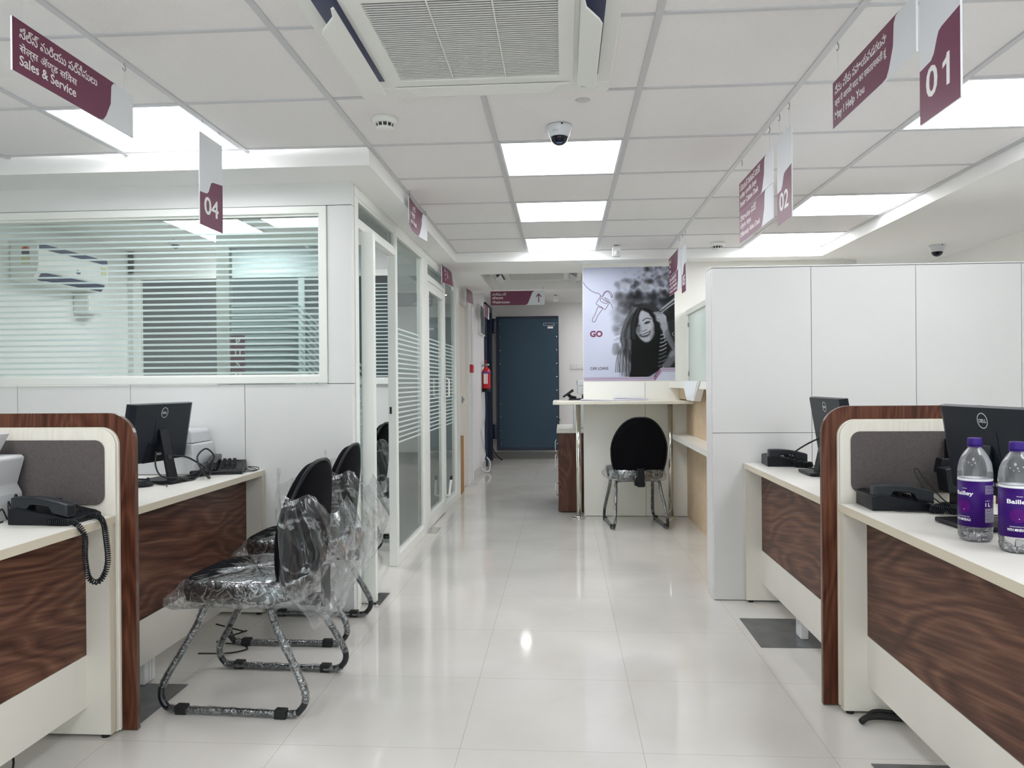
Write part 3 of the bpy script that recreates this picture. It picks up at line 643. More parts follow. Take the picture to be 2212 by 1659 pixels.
# ================================================================== DESKS AND SCREENS
DZ = .755
def desk(label, s, xe, y0, y1, gables, wallside):
    # s=-1: desk left of the aisle, s=+1: right; xe = aisle edge; customer front faces the aisle
    w = .60; xi = xe+s*.088; xo = xe+s*w
    t = thing('workstation_desk', label, 'desk', ((xe+xo)/2, (y0+y1)/2, 0))
    X = lambda a, b: (min(a, b), max(a, b))
    obj('desktop', B().box(*X(xe+s*.0015, xo), y0, y1, DZ-.028, DZ), 'cream_top', t)
    obj('edge_band', B().box(*X(xe, xe+s*.0014), y0, y1, DZ-.028, DZ-.0005), 'cream_edge', t)
    obj('front_panel', B().box(*X(xi, xi+s*.018), y0+.03, y1-.03, .285, DZ-.028), 'walnut_y', t)
    obj('lower_panel', B().box(*X(xi-s*.001, xi+s*.018), y0+.03, y1-.03, .105, .283), 'cream_panel', t)
    for g in gables:
        obj('gable', B().box(*X(xe+s*.004, xo-s*.02), g-.014, g+.014, .012, DZ-.028), 'cream_panel', t)
        obj('gable_edge', B().box(*X(xe+s*.0025, xe+s*.0040), g-.014, g+.014, .012, DZ-.028), 'cream_edge', t)
        obj('foot', B().lathe([(.014, 0), (.014, .012)], (xe+s*.03, g, 0), 'z', 12).lathe([(.014, 0), (.014, .012)], (xo-s*.05, g, 0), 'z', 12), 'rubber', t)
    return t
desk('walnut fronted desk at the left edge, with a telephone cord over its edge', -1, -1.545, 1.20, 2.525, [1.215, 2.508], 0)
desk('walnut fronted desk behind the left screen, against the cabin wall', -1, -1.570, 2.575, 3.905, [2.60, 3.888], 1)
desk('walnut fronted desk at the right edge, carrying the water bottles', 1, 1.000, 1.30, 2.838, [1.315, 2.822], 0)
desk('walnut fronted desk behind the right screen, against the white panels', 1, .985, 2.90, 4.230, [2.92, 4.212], 1)
def screen(label, s, x0, yb):
    # x0: aisle edge of the walnut frame; yb: its back face
    t = thing('desk_screen', label, 'screen', (x0+s*.33, yb, 0))
    def mir(P): return dd([(x0+s*(p[0]), p[1]) for p in P])
    w = .665; H = 1.108
    def arch(a, b, z0, z1, r): return rrect(a, b, z0, z1, r, 10, '0011')
    out = mir(arch(0, w, .003, H, .098)); inn = mir(arch(.053, w-.053, .003, H-.048, .062))
    obj('walnut_frame', B().prism(out, 'y', yb-.019, yb), 'walnut_z', t, bevel=.0015)
    # darker polished band round the outer edge
    P = arch(0, w, .004, H, .098); Q = arch(-.0009, w+.0009, .003, H+.0009, .0989)
    obj('edge_band', B().ring(mir(Q) if s > 0 else mir(Q), mir(P), 'y', yb-.0185, yb-.0005), 'wal_edge', t)
    obj('cream_board', B().prism(mir(arch(.053, w-.053, .006, H-.048, .062)), 'y', yb-.030, yb-.019), 'cream', t, bevel=.001)
    obj('cream_step', B().prism(mir(arch(.058, w-.058, .006, H-.052, .058)), 'y', yb-.040, yb-.030), 'cream', t, bevel=.001)
    obj('felt_panel', B().prism(mir(rrect(.096, w-.096, .792, H-.092, .034, 8)), 'y', yb-.047, yb-.040), 'fabric', t, bevel=.002)
    return t
screen('walnut edged screen with grey felt panel between the left desks', -1, -1.490, 2.572)
screen('walnut edged screen with grey felt panel between the right desks', 1, .956, 2.900)

# ================================================================== OFFICE THINGS
def monitor(label, loc, rz, w=.455, h=.27):
    # local: screen looks to -y, so the visible back looks to +y ; loc on the desk
    t = thing('computer_monitor', label, 'monitor', loc, rz)
    zc = .230; tilt = Matrix.Translation((0, 0, zc)) @ Matrix.Rotation(-.16, 4, 'X')
    hw, hh = w/2, h/2
    b = B().box(-hw, hw, -.030, -.022, -hh, hh); b.prism(dd([(-hw, -.022), (hw, -.022), (hw, -.012), (hw-.03, .002), (-hw+.03, .002), (-hw, -.012)]), 'z', -hh+.0, hh); b.xf(tilt)
    obj('shell', b, 'monitor', t, local=True, bevel=.002)
    b = B().box(-.055, .055, .002, .0035, -.04, .060).xf(tilt); obj('cable_cover', b, 'monitor', t, local=True)
    b = B().prism(dd([(-.115, -hh-.001), (.115, -hh-.001), (.085, -.045), (-.085, -.045)]), 'y', .0025, .0045).xf(tilt); obj('port_recess', b, 'blackp', t, local=True)
    b = B().box(-.05, -.02, .0045, .007, -.105, -.095).box(-.01, .02, .0045, .007, -.105, -.095).xf(tilt); obj('port', b, 'silver', t, local=True)
    b = B().box(-hw+.008, hw-.008, -.0312, -.030, -hh+.012, hh-.008).xf(tilt); obj('display', b, 'screen', t, local=True)
    b = B().prism(dd([(-.034, .0), (.034, .0), (.028, .24), (-.028, .24)]), 'y', -.006, .006)
    hole = [(.014*math.cos(a), .014*math.sin(a)) for a in [i*PI/8 for i in range(16)]]
    b.xf(Matrix.Translation((0, .055, .012)) @ Matrix.Rotation(.21, 4, 'X')); obj('stand_column', b, 'blackp', t, local=True, bevel=.002)
    b = B().prism([(p[0], p[1]+.105) for p in hole], 'y', .0055, .0085).xf(Matrix.Translation((0, .055, .012)) @ Matrix.Rotation(.21, 4, 'X')); obj('cable_hole', b, 'screen', t, local=True)
    obj('stand_base', B().prism(dd(rrect(-.095, .095, -.07, .115, .012, 3)), 'z', .004, .016), 'blackp', t, local=True, bevel=.002)
    g = B().tube([(.023*math.cos(a), 0, .023*math.sin(a)) for a in [i*2*PI/32 for i in range(32)]], .0014, 6, closed=True)
    g.v = [(v[0], .0034, v[2]+.090) if 0 else (v[0], v[1]*.5+.0028, v[2]+.094) for v in g.v]; g.xf(tilt); obj('badge_ring', g, 'silver', t, local=True)
    o = text('badge_lettering', 'DELL', .018, 'silver', t, (0, 0, 0), bold=.0003, align='CENTER', width=.034, height=.011)
    o.matrix_local = tilt @ Matrix.Translation((0, .0026, .088)) @ Matrix.Rotation(PI, 4, 'Z') @ Matrix.Rotation(PI/2, 4, 'X')
    return t
def rz_for(dx, dy):      # rotation so that local +y (the back) looks along (dx,dy)
    return math.atan2(-dx, dy)
m1 = monitor('black monitor behind the left screen, its back to the aisle', (-1.868, 3.425, DZ), rz_for(.99, -.12))
m2 = monitor('large black monitor at the right edge behind the water bottles', (1.290, 2.40, DZ), rz_for(-.99, -.10))
m3 = monitor('black monitor half hidden by the right walnut screen', (1.262, 3.71, DZ), rz_for(-.99, -.01))
monitor('black monitor cut off by the left picture edge', (-1.95, 1.97, DZ), rz_for(.98, -.20))

def phone(label, loc, rz):
    # local: handset along y on the left, keypad on the right, raised back at +y
    t = thing('desk_telephone', label, 'telephone', loc, rz)
    b = B().prism([(-.105, 0), (.105, 0), (.105, .052), (.075, .058), (-.085, .026), (-.105, .018)], 'x', -.085, .085); obj('body', b, 'blackp', t, local=True, bevel=.004)
    hs = B(); n = 18
    prof = []
    for k in range(n+1):
        u = k/n; y = -.098+.196*u; z = .054+.022*u+.010*math.sin(PI*u); hh = .013+.010*(abs(2*u-1)**3); prof.append((y, z, hh))
    up = [(y, z+.013) for y, z, h in prof]; lo = [(y, z-(.012 if .30 < k/n < .70 else .030)) for k, (y, z, h) in enumerate(prof)]
    hs.prism(up+lo[::-1], 'x', -.081, -.036); obj('handset', hs, 'handset', t, local=True, bevel=.006, seg=3)
    ks = B()
    for r in range(4):
        for c in range(3):
            x = -.012+.024*c; y = -.062+.026*r; z = .0335+.0152*1.15*(r)*.62
            ks.box(x-.008, x+.008, y-.007, y+.007, z-.012, z+.005)
    obj('keypad', ks, 'rubber', t, local=True, bevel=.0015)
    obj('display', B().box(-.02, .07, .055, .085, .048, .0575), 'screen', t, local=True)
    return t
def coil(pts, R, turns, r, k=14):
    P = catmull([Vector(p) for p in pts], 24); n = turns*k; out = []
    L = [0]
    for a, b in zip(P, P[1:]): L.append(L[-1]+(b-a).length)
    for i in range(n+1):
        s = L[-1]*i/n; j = min(len(L)-2, max(0, next((q for q in range(len(L)-1) if L[q+1] >= s), len(L)-2)))
        f = (s-L[j])/max(1e-9, L[j+1]-L[j]); p = P[j].lerp(P[j+1], f); d = (P[j+1]-P[j]).normalized()
        u = d.orthogonal().normalized() if i == 0 else (u-d*u.dot(d)).normalized(); v = d.cross(u); a = 2*PI*i/k
        out.append(p+u*math.cos(a)*R+v*math.sin(a)*R)
    return B().tube(out, r, 5)
def attach(o, p):
    # make o a part of p without moving it
    for k in ('label', 'category', 'group'):
        if k in o: del o[k]
    o.parent = p; o.matrix_parent_inverse = (Matrix.Translation(p.location) @ Matrix.Rotation(p.rotation_euler.z, 4, 'Z')).inverted(); return o
def cable(name, pts, r, label, cat='cable', m='rubber', group=None, k=8): return one(name, B().tube(pts, r, 8, smoothpath=k), m, label, cat, group)
p1 = phone('black desk telephone on the left edge desk, coiled cord hanging over', (-1.690, 2.425, DZ), PI/2-.03)
p2 = phone('black desk telephone by the wall behind the left screen, handset to the left', (-1.72, 3.785, DZ), .30)
p3 = phone('black desk telephone on the right edge desk beside the felt screen', (1.165, 2.755, DZ), PI/2-.05)
p4 = phone('black desk telephone on the right rear desk against the white panels', (1.175, 4.12, DZ), PI/2-.07)
# coiled handset cords (each belongs to no rigid body: it hangs or lies by itself)
attach(one('handset_cord', coil([(-1.655, 2.335, DZ+.012), (-1.60, 2.33, DZ+.016), (-1.553, 2.325, DZ+.01), (-1.525, 2.325, DZ-.03), (-1.528, 2.33, DZ-.10), (-1.518, 2.335, DZ-.165), (-1.490, 2.345, DZ-.178), (-1.478, 2.37, DZ-.13), (-1.50, 2.40, DZ-.06), (-1.535, 2.43, DZ+.006), (-1.60, 2.45, DZ+.016)], .0075, 86, .0023), 'blackp', 'coiled black telephone cord drooping in a loop over the left desk edge', 'telephone cord'), p1)
def loops(cx, cy, z, r, R, turns, loopn, seed):
    rr = random.Random(seed); P = []
    for i in range(loopn*8): a = i*PI/4; P.append((cx+r*(1+.12*rr.uniform(-1, 1))*math.cos(a), cy+r*.8*math.sin(a), z+R+.004+.010*(i//8)))
    return coil(P, R, turns, .0022)
attach(one('handset_cord', loops(-1.785, 3.615, DZ, .035, .006, 90, 2, 1), 'blackp', 'coiled cord lying in a ring before the telephone behind the left screen', 'telephone cord'), p2)
attach(one('handset_cord', loops(1.275, 2.625, DZ, .042, .007, 80, 2, 2), 'blackp', 'coiled cord heaped right of the telephone on the right edge desk', 'telephone cord'), p3)
attach(one('handset_cord', loops(1.235, 4.00, DZ, .040, .007, 60, 2, 3), 'blackp', 'coiled cord lying before the telephone on the right rear desk', 'telephone cord'), p4)
# loose cables
z = DZ+.005
attach(cable('power_cord', [(-1.88, 3.44, z+.14), (-1.85, 3.46, z+.115), (-1.78, 3.50, z+.10), (-1.70, 3.55, z+.03), (-1.70, 3.53, z+.005), (-1.675, 3.50, z+.005), (-1.69, 3.47, z+.03), (-1.735, 3.50, z+.10), (-1.73, 3.58, z+.135), (-1.70, 3.60, z+.09), (-1.735, 3.55, z+.04), (-1.79, 3.50, z+.01), (-1.86, 3.50, z)], .0042, 'thick black cable looped beside the monitor behind the left screen'), m1)
attach(cable('video_cord', [(-1.86, 3.36, z+.14), (-1.84, 3.32, z+.08), (-1.80, 3.30, z+.035), (-1.755, 3.36, z+.02), (-1.74, 3.46, z), (-1.73, 3.52, z+.02), (-1.72, 3.57, z+.05), (-1.705, 3.60, z+.08), (-1.70, 3.57, z+.03)], .0038, 'black cable drooping under the monitor behind the left screen'), m1)
attach(cable('line_cord', [(-1.66, 3.80, z+.01), (-1.62, 3.84, z), (-1.59, 3.87, z), (-1.60, 3.88, z+.012), (-1.64, 3.86, z+.016), (-1.585, 3.84, z+.004), (-1.59, 3.80, z), (-1.63, 3.76, z), (-1.68, 3.68, z), (-1.74, 3.64, z)], .0022, 'thin black wires curling at the wall end of the left rear desk'), p2)
attach(cable('line_cord', [(-1.845, 2.47, z+.02), (-1.848, 2.45, z+.08), (-1.853, 2.44, z+.03), (-1.852, 2.42, z+.06), (-1.846, 2.41, z+.002), (-1.853, 2.39, z+.04), (-1.850, 2.36, z), (-1.840, 2.38, z)], .0025, 'thin black wires curling left of the left edge telephone'), p1)
cable('power_cable', [(-2.0, 2.24, z+.08), (-1.92, 2.26, z+.06), (-1.865, 2.28, z+.02), (-1.84, 2.29, z+.02), (-1.88, 2.27, z), (-1.93, 2.22, z)], .0042, 'thick black cable end beside the scanner on the left edge desk')
attach(cable('line_cord', [(1.335, 2.66, z), (1.31, 2.72, z+.03), (1.275, 2.79, z+.10), (1.262, 2.80, z+.125), (1.252, 2.80, z+.115), (1.275, 2.76, z+.05), (1.30, 2.70, z+.01), (1.26, 2.64, z), (1.20, 2.63, z), (1.12, 2.65, z)], .0020, 'thin black wire rising in a loop beside the right edge telephone'), p3)
attach(cable('power_cord', [(1.42, 2.66, z+.05), (1.37, 2.65, z+.02), (1.34, 2.64, z+.008), (1.325, 2.60, z), (1.335, 2.56, z), (1.38, 2.53, z), (1.43, 2.50, z)], .0042, 'thick black cable running under the large right monitor'), m2)
attach(cable('video_cord', [(1.33, 2.665, z+.055), (1.34, 2.66, z+.035), (1.345, 2.64, z+.01), (1.37, 2.61, z), (1.42, 2.56, z)], .0025, 'thin black wire hanging from the black holder on the right desk'), m2)
attach(cable('power_cord', [(1.32, 3.78, z+.16), (1.27, 3.86, z+.155), (1.20, 3.94, z+.10), (1.17, 4.0, z+.05), (1.19, 4.02, z+.02), (1.22, 4.01, z), (1.27, 3.92, z), (1.33, 3.88, z+.01)], .0042, 'black cable arching from the half hidden right monitor'), m3)
attach(cable('power_cord', [(1.25, 4.0, z), (1.29, 4.02, z), (1.31, 4.0, z+.02), (1.32, 3.94, z+.05), (1.34, 3.86, z+.08)], .0022, 'thin black wire behind the half hidden right monitor'), m3)

def mouse(label, loc, rz):
    t = thing('computer_mouse', label, 'mouse', loc, rz)
    b = B(); vs = []; n = 16
    for i in range(9):
        a = PI/2*i/8
        for k in range(n):
            q = 2*PI*k/n; vs.append((.031*math.cos(a)*math.cos(q), .052*math.cos(a)**.8*math.sin(q), .004+.034*math.sin(a)*(1-.15*math.sin(q)*math.cos(a))))
    fs = [(i*n+k, i*n+(k+1) % n, (i+1)*n+(k+1) % n, (i+1)*n+k) for i in range(8) for k in range(n)]; fs.append(tuple(range(n)))
    b.add(vs, fs, True); obj('shell', b, 'blackp', t, local=True)
    obj('wheel', B().lathe([(.007, -.003), (.007, .003)], (0, .03, .033), 'x', 12), 'rubber', t, local=True)
    obj('wire', B().tube([(0, .048, .012), (.01, .08, .004), (.04, .10, .003), (.09, .09, .003)], .0017, 6, smoothpath=6), 'rubber', t, local=True)
mouse('small black computer mouse beside the monitor behind the left screen', (-1.868, 3.245, DZ), -.9)

# printer standing behind the left monitor
t = thing('printer', 'light grey printer standing behind the monitor on the left rear desk', 'printer', (-2.0, 3.78, DZ))
obj('body', B().prism([(-2.165, DZ+.002), (-1.830, DZ+.002), (-1.840, DZ+.155), (-2.165, DZ+.155)], 'y', 3.665, 3.895), 'prn', t, bevel=.008)
obj('upper_tray', B().prism([(-2.15, DZ+.157), (-1.850, DZ+.157), (-1.858, DZ+.215), (-1.87, DZ+.225), (-2.15, DZ+.225)], 'y', 3.68, 3.89), 'prn', t, bevel=.008)
obj('paper_slot', B().box(-1.838, -1.832, 3.69, 3.87, DZ+.05, DZ+.054), 'prn_d', t)
# document scanner at the left edge
t = thing('document_scanner', 'light grey document scanner cut off by the left picture edge', 'scanner', (-2.0, 2.43, DZ))
obj('body', B().prism([(-2.12, DZ), (-1.868, DZ), (-1.868, DZ+.085), (-1.885, DZ+.115), (-1.858, DZ+.205), (-1.868, DZ+.215), (-2.00, DZ+.215), (-2.12, DZ+.10)], 'y', 2.33, 2.51), 'prn', t, bevel=.005)
obj('side_inset', B().prism([(-1.935, DZ+.14), (-1.900, DZ+.14), (-1.872, DZ+.205), (-1.882, DZ+.209), (-1.905, DZ+.20)], 'y', 2.326, 2.331), 'prn_d', t, bevel=.001)
obj('side_cover', B().prism([(-2.0, DZ+.03), (-1.925, DZ+.145), (-1.900, DZ+.135), (-1.96, DZ+.06), (-1.99, DZ+.01)], 'y', 2.318, 2.330), 'prn', t, bevel=.003)
obj('paper_support', B().prism([(-1.955, DZ+.20), (-1.905, DZ+.288), (-1.925, DZ+.292), (-1.99, DZ+.20)], 'y', 2.38, 2.50), 'prn', t, bevel=.003)
one('pen', B().tube([(-1.98, 2.12, DZ+.006), (-1.865, 2.22, DZ+.006)], .005, 10), 'ac_navy', 'dark blue pen tip at the left picture edge', 'pen')

# black holder behind the right monitor
t = thing('desk_organiser', 'black plastic holder behind the large right monitor', 'organiser', (1.40, 2.73, DZ))
obj('front_bin', B().prism([(1.310, DZ+.06), (1.390, DZ+.06), (1.400, DZ+.155), (1.300, DZ+.142)], 'y', 2.68, 2.75), 'blackp', t, bevel=.003)
obj('middle_bin', B().prism([(1.315, DZ+.12), (1.42, DZ+.12), (1.42, DZ+.165), (1.325, DZ+.172)], 'y', 2.752, 2.80), 'blackp', t, bevel=.003)
obj('back_bin', B().prism([(1.375, DZ+.10), (1.46, DZ+.10), (1.46, DZ+.235), (1.375, DZ+.235)], 'y', 2.80, 2.845), 'blackp', t, bevel=.004)
obj('support', B().box(1.37, 1.41, 2.72, 2.80, DZ+.01, DZ+.122).box(1.35, 1.46, 2.69, 2.82, DZ, DZ+.010), 'blackp', t, bevel=.003)

# water bottles
def bottle(label, loc, rz):
    t = thing('water_bottle', label, 'bottle', loc, rz)
    pr = [(0, .008), (.020, .004), (.032, .003), (.0355, .010), (.0368, .018), (.0352, .026), (.0366, .032), (.0366, .036), (.036, .040), (.036, .152), (.0368, .156), (.0370, .166), (.0362, .180), (.0335, .195), (.0285, .209), (.0215, .221), (.0155, .229), (.0135, .234), (.013, .244)]
    obj('body', B().lathe(pr, n=36), 'bottle', t, local=True)
    fb = B()
    for k in range(5):
        a = k*2*PI/5; q = B().prism([(.008, .006), (.030, .003), (.034, .012), (.032, .024), (.012, .012)], 'y', -.008, .008); q.xf(Matrix.Rotation(a, 4, 'Z')); fb.add(q.v, q.f, True)
    obj('base_petal', fb, 'bottle', t, local=True, bevel=.003)
    obj('label_wrap', B().lathe([(.0366, .038), (.0366, .150)], n=40), 'label', t, local=True)
    obj('label_edge', B().lathe([(.03665, .150), (.0367, .156)], n=40), 'white_sign', t, local=True)
    t.scale = (1.18, 1.18, 1.12)
    obj('cap', B().lathe([(.0155, .236), (.016, .240), (.0155, .252), (.0145, .255), (0, .255)], n=24), 'cap', t, local=True)
    obj('neck_ring', B().lathe([(.0165, .233), (.0165, .2355)], n=24), 'cap', t, local=True)
    # label printing: lettering wrapped on the cylinder
    def wrap(o, a0, r=.0369):
        for v in o.data.vertices:
            a = a0+v.co.x/r; zz = v.co.y; v.co = (r*math.sin(a), -r*math.cos(a), zz)
        o.rotation_euler = (0, 0, 0); o.location = (0, 0, 0)
    def wtext(s, size, z, a0, width=None, bold=0, height=None, m='white', nme='lettering'):
        o = text(nme, s, size, m, t, (0, 0, 0), width=width, bold=bold, height=height, ext=0)
        for v in o.data.vertices: v.co.y += z
        wrap(o, a0)
    wtext('Bailley', .012, .112, -.75, .044, .00025, .013)
    wtext('with purpose', .004, .131, -.25, .012)
    wtext('PACKAGED DRINKING WATER', .003, .0615, -.6, .030)
    wtext('WITH MINERALS', .006, .052, -.75, .038, .0001, .0065)
    wtext('1 L', .006, .089, 1.12, .012, .0002, .009)
    wtext('NET QUANTITY', .003, .102, 1.12, .012)
    for k, (z, wd) in enumerate([(.138, .028), (.134, .024), (.130, .034), (.1265, .033), (.123, .026), (.1195, .030)]): wtext('Best before details on pack lot no.', .003, z, 1.12, wd, .0001, .0022, nme='small_print')
    for k in range(13): wtext('Packed by authorised unit store in cool dry place', .003, .050+.0027*k, 1.10, .036, .0001, .0018, nme='small_print')
    def patch(a0, a1, z0, z1, m, nme, r=.0370, round_=False):
        n = 18; b = B(); vs = []; fs = []
        if round_:
            for k in range(n+1):
                u = -1+2*k/n; a = (a0+a1)/2+(a1-a0)/2*u; hz_ = (z1-z0)/2*math.sqrt(max(0, 1-u*u))+1e-5; vs += [(r*math.sin(a), -r*math.cos(a), (z0+z1)/2-hz_), (r*math.sin(a), -r*math.cos(a), (z0+z1)/2+hz_)]
            fs = [(2*k, 2*k+2, 2*k+3, 2*k+1) for k in range(n)]
        else:
            for k in range(n+1): a = a0+(a1-a0)*k/n; vs += [(r*math.sin(a), -r*math.cos(a), z0), (r*math.sin(a), -r*math.cos(a), z1)]
            fs = [(2*k, 2*k+2, 2*k+3, 2*k+1) for k in range(n)]
        b.add(vs, fs, True); obj(nme, b, m, t, local=True)
    patch(-.62, .28, .072, .104, 'label2', 'printed_bubble', .03695, True)
    patch(-.14, -.09, .0795, .0815, 'white', 'bubble_glint', .0370, True)
    patch(1.86, 2.12, .086, .104, 'white', 'barcode', .0369)
    for k in range(5): patch(1.89+.045*k, 1.905+.045*k, .087, .103, 'dark', 'bar', .03705)
    return t
bt = bottle('purple labelled water bottle on the right desk, showing 1 L on its label', (1.147, 2.20, DZ), -1.02)
dup(bt, (1.180, 2.06, DZ), -.32, 'purple labelled water bottle cut off by the right picture edge')

# floor plates and cable risers under the desks
for x0, x1, y0, y1, lb in [(.885, 1.20, 3.49, 3.91, 'grey metal floor plate under the right rear desk'), (-1.84, -1.51, 2.59, 2.955, 'grey metal floor plate under the left rear desk'), (.955, 1.27, 2.02, 2.445, 'grey metal floor plate corner at the bottom right edge')]:
    one('floor_plate', B().box(x0, x1, y0, y1, 0, .003), 'plate', lb, 'floor plate', bevel=.0008)
def riser(label, x, y):
    b = B().box(x-.017, x+.017, y-.04, y+.04, .003, .40)
    t = thing('cable_riser', label, 'cable trunking', (x, y, .003))
    obj('channel', b, 'conduit', t, bevel=.003)
    obj('groove', B().box(x-.0176, x+.0176, y-.010, y-.006, .004, .39).box(x-.0176, x+.0176, y+.012, y+.016, .004, .39), 'tbar', t)
riser('white cable riser under the right rear desk', 1.112, 3.64); riser('white cable riser under the left rear desk', -1.697, 2.975)
cable('floor_cable', [(-1.60, 3.22, .03), (-1.50, 3.30, .005), (-1.44, 3.36, .004), (-1.50, 3.42, .004), (-1.60, 3.40, .02), (-1.52, 3.52, .03), (-1.56, 3.58, .012), (-1.68, 3.56, .05)], .0035, 'thin black cable on the floor under the left rear desk')
cable('floor_cable', [(-1.90, 2.30, .35), (-1.83, 2.33, .12), (-1.76, 2.31, .02), (-1.70, 2.20, .004), (-1.68, 2.05, .004)], .0035, 'thin black cable curving on the floor at the bottom left')
cable('floor_cable', [(1.03, 2.72, .012), (1.06, 2.735, .022), (1.12, 2.74, .022), (1.22, 2.74, .012), (1.35, 2.70, .012)], .011, 'thick black cable end on the floor under the right edge desk')
cable('floor_cable', [(1.05, 2.745, .010), (1.09, 2.765, .030), (1.16, 2.76, .030), (1.30, 2.76, .010)], .007, 'second black cable end on the floor under the right edge desk')

# ================================================================== CHAIRS
def crumple(vs, amp, sc, seed=0):
    return [tuple(Vector(v)+noise.noise_vector(Vector(v)*sc+Vector((seed, 0, 0)))*amp) for v in vs]
def bag(name, rings, t, m, amp=.01, sc=9, seed=0, close=True, solid=False):
    # rings: list of lists of points (same count) forming a loose sleeve
    n = len(rings[0]); vs = [p for r in rings for p in r]; vs = crumple(vs, amp, sc, seed); vs = crumple(vs, amp*.4, sc*3, seed+5)
    fs = [(i*n+k, i*n+(k+1) % n, (i+1)*n+(k+1) % n, (i+1)*n+k) for i in range(len(rings)-1) for k in range(n)]
    return obj(name, B().add(vs, fs, True), m, t, local=True)
def superell(w, d, k, n, cx, cy, z, sq=.55):
    out = []
    for i in range(n):
        a = 2*PI*i/n; c, s = math.cos(a), math.sin(a)
        out.append((cx+w*k*math.copysign(abs(c)**sq, c), cy+d*k*math.copysign(abs(s)**sq, s), z))
    return out
def chair(label, loc, rz, wrap=2, group=None):
    # local: sitter looks to +y
    t = thing('visitor_chair', label, 'chair', loc, rz, group)
    # seat cushion
    def cush(zb, zt, w, d, cx, cy, sq=.55):
        R = []
        for z, k in [(zb, .0), (zb, .90), (zb+.006, .97), ((zb+zt)/2, 1.0), (zt-.012, .985), (zt-.002, .93), (zt+.002, .6), (zt, .0)]: R.append((z, k))
        n = 48; vs = []; 
        for z, k in R: vs += superell(w, d, max(k, .001), n, cx, cy, z, sq)
        vs = [(x, y, z-.022*max(0, (y-cy-d*.5)/d)**1.4) for x, y, z in vs]
        fs = [(i*n+k, i*n+(k+1) % n, (i+1)*n+(k+1) % n, (i+1)*n+k) for i in range(len(R)-1) for k in range(n)]
        return B().add(vs, fs, True)
    obj('seat', cush(.400, .488, .225, .232, 0, .005), 'black_soft', t, local=True)
    # backrest: oval shell with piping
    tilt = Matrix.Translation((0, -.208, .42)) @ Matrix.Rotation(.10, 4, 'X')
    def oval(s, n=56):
        P = []
        for i in range(n):
            a = 2*PI*i/n; c, q = math.cos(a), math.sin(a)
            w = .226-.060*max(0, q)**1.1-.008*max(0, -q); ex = .50 if q < 0 else .70
            P.append((w*s*math.copysign(abs(c)**ex, c), .255+.255*s*math.copysign(abs(q)**(.80 if q > 0 else .72), q)))
        return P
    b = B(); lay = [(.0, -.022, .0), (.80, -.022, 0), (.95, -.017, 0), (1.0, -.006, 0), (1.0, .010, 0), (.96, .028, 0), (.80, .038, 0), (.0, .040, 0)]
    vs = []
    for s, y, _ in lay: vs += [(p[0], y+.028*(abs(p[0])/.2)**2, p[1]-.02) for p in oval(max(s, .001))]
    n = 56; fs = [(i*n+k, i*n+(k+1) % n, (i+1)*n+(k+1) % n, (i+1)*n+k) for i in range(len(lay)-1) for k in range(n)]
    b.add(vs, fs, True).xf(tilt); bk = obj('backrest', b, 'black_soft', t, local=True)
    pp = [(p[0], -.007+.028*(abs(p[0])/.2)**2, p[1]-.02) for p in oval(1.015)]
    obj('piping', B().tube(pp, .0075, 8, closed=True).xf(tilt), 'blackp', bk, local=True)
    # support bar
    obj('back_support', B().tube([(0, -.03, .385), (0, -.20, .372), (0, -.262, .385), (0, -.275, .44), (0, -.268, .50)], .011, 8, smoothpath=6).box(-.028, .028, -.285, -.268, .35, .50).box(-.04, .04, -.25, -.18, .355, .385), 'blackp', t, local=True)
    # sled frame
    def loop(sx, off=0):
        X = lambda z: sx*(.222-.045*min(1, z/.385))
        P = [(.12, .384), (.125, .372)]
        P = [(sx*.0, .118, .384), (sx*.13, .118, .384), (X(.38), .125, .372), (X(.3), .155, .30), (X(.12), .255, .13), (X(.07), .276, .075), (X(.03), .262, .030), (X(.012), .215, .013), (X(.012), .0, .013), (X(.012), -.215, .013),
             (X(.03), -.262, .030), (X(.07), -.280, .075), (X(.13), -.255, .14), (X(.3), -.165, .30), (X(.38), -.135, .372), (sx*.13, -.13, .384), (0, -.13, .384)]
        return P
    for sx in (-1, 1):
        leg = obj('sled_leg', B().tube([(p[0], p[1], p[2]+.002) for p in loop(sx)], .0125, 12, smoothpath=6), 'tube', t, local=True)
        for y in (.19, -.19):
            obj('rubber_foot', B().box(sx*.222-.016, sx*.222+.016, y-.022, y+.022, .0, .034), 'rubber', leg, local=True, bevel=.004)
        if wrap:
            P = catmull([Vector(p) for p in loop(sx)], 8); n_ = len(P); segs = [(.10, .36), (.40, .62), (.70, .93)] if sx > 0 else [(.12, .30), (.42, .60), (.66, .95)]
            sl = B()
            for a, bb in segs:
                Q = [p+Vector((0, 0, .002))+noise.noise_vector(p*22)*.0025 for p in P[int(a*n_):int(bb*n_)]]
                sl.tube(Q, lambda u: .0150+.0018*math.sin(u*60)+.001*math.sin(u*143), 12)
            obj('plastic_sleeve', sl, 'film_tube', leg, local=True)
    # seat bag
    n = 96
    def sring(z, k, tuft=0):
        out = []
        for i, (x, y, zz) in enumerate(superell(.238, .242, k, n, 0, .005, z, .5)):
            a = 2*PI*i/n; c = max(0, math.cos(a-PI*.25))**40*.06+max(0, math.cos(a-PI*.75))**40*.045+max(0, math.cos(a+PI*.3))**30*.03
            q = 1+tuft*c/.24; out.append((x*q, y*q+(0), zz-.02*max(0, y/.24)**2+.002*math.sin(a*23)))
        return out
    rings = [sring(.494, .01), sring(.494, .20), sring(.494, .40), sring(.494, .60), sring(.494, .80), sring(.491, .92), sring(.482, .985), sring(.462, 1.0, .3), sring(.440, 1.01, 1), sring(.415, 1.01, 1), sring(.395, .99, .6), sring(.388, .90), sring(.390, .5)]
    if wrap: bag('plastic_cover', rings, t, 'film', .0035, 22, 3)
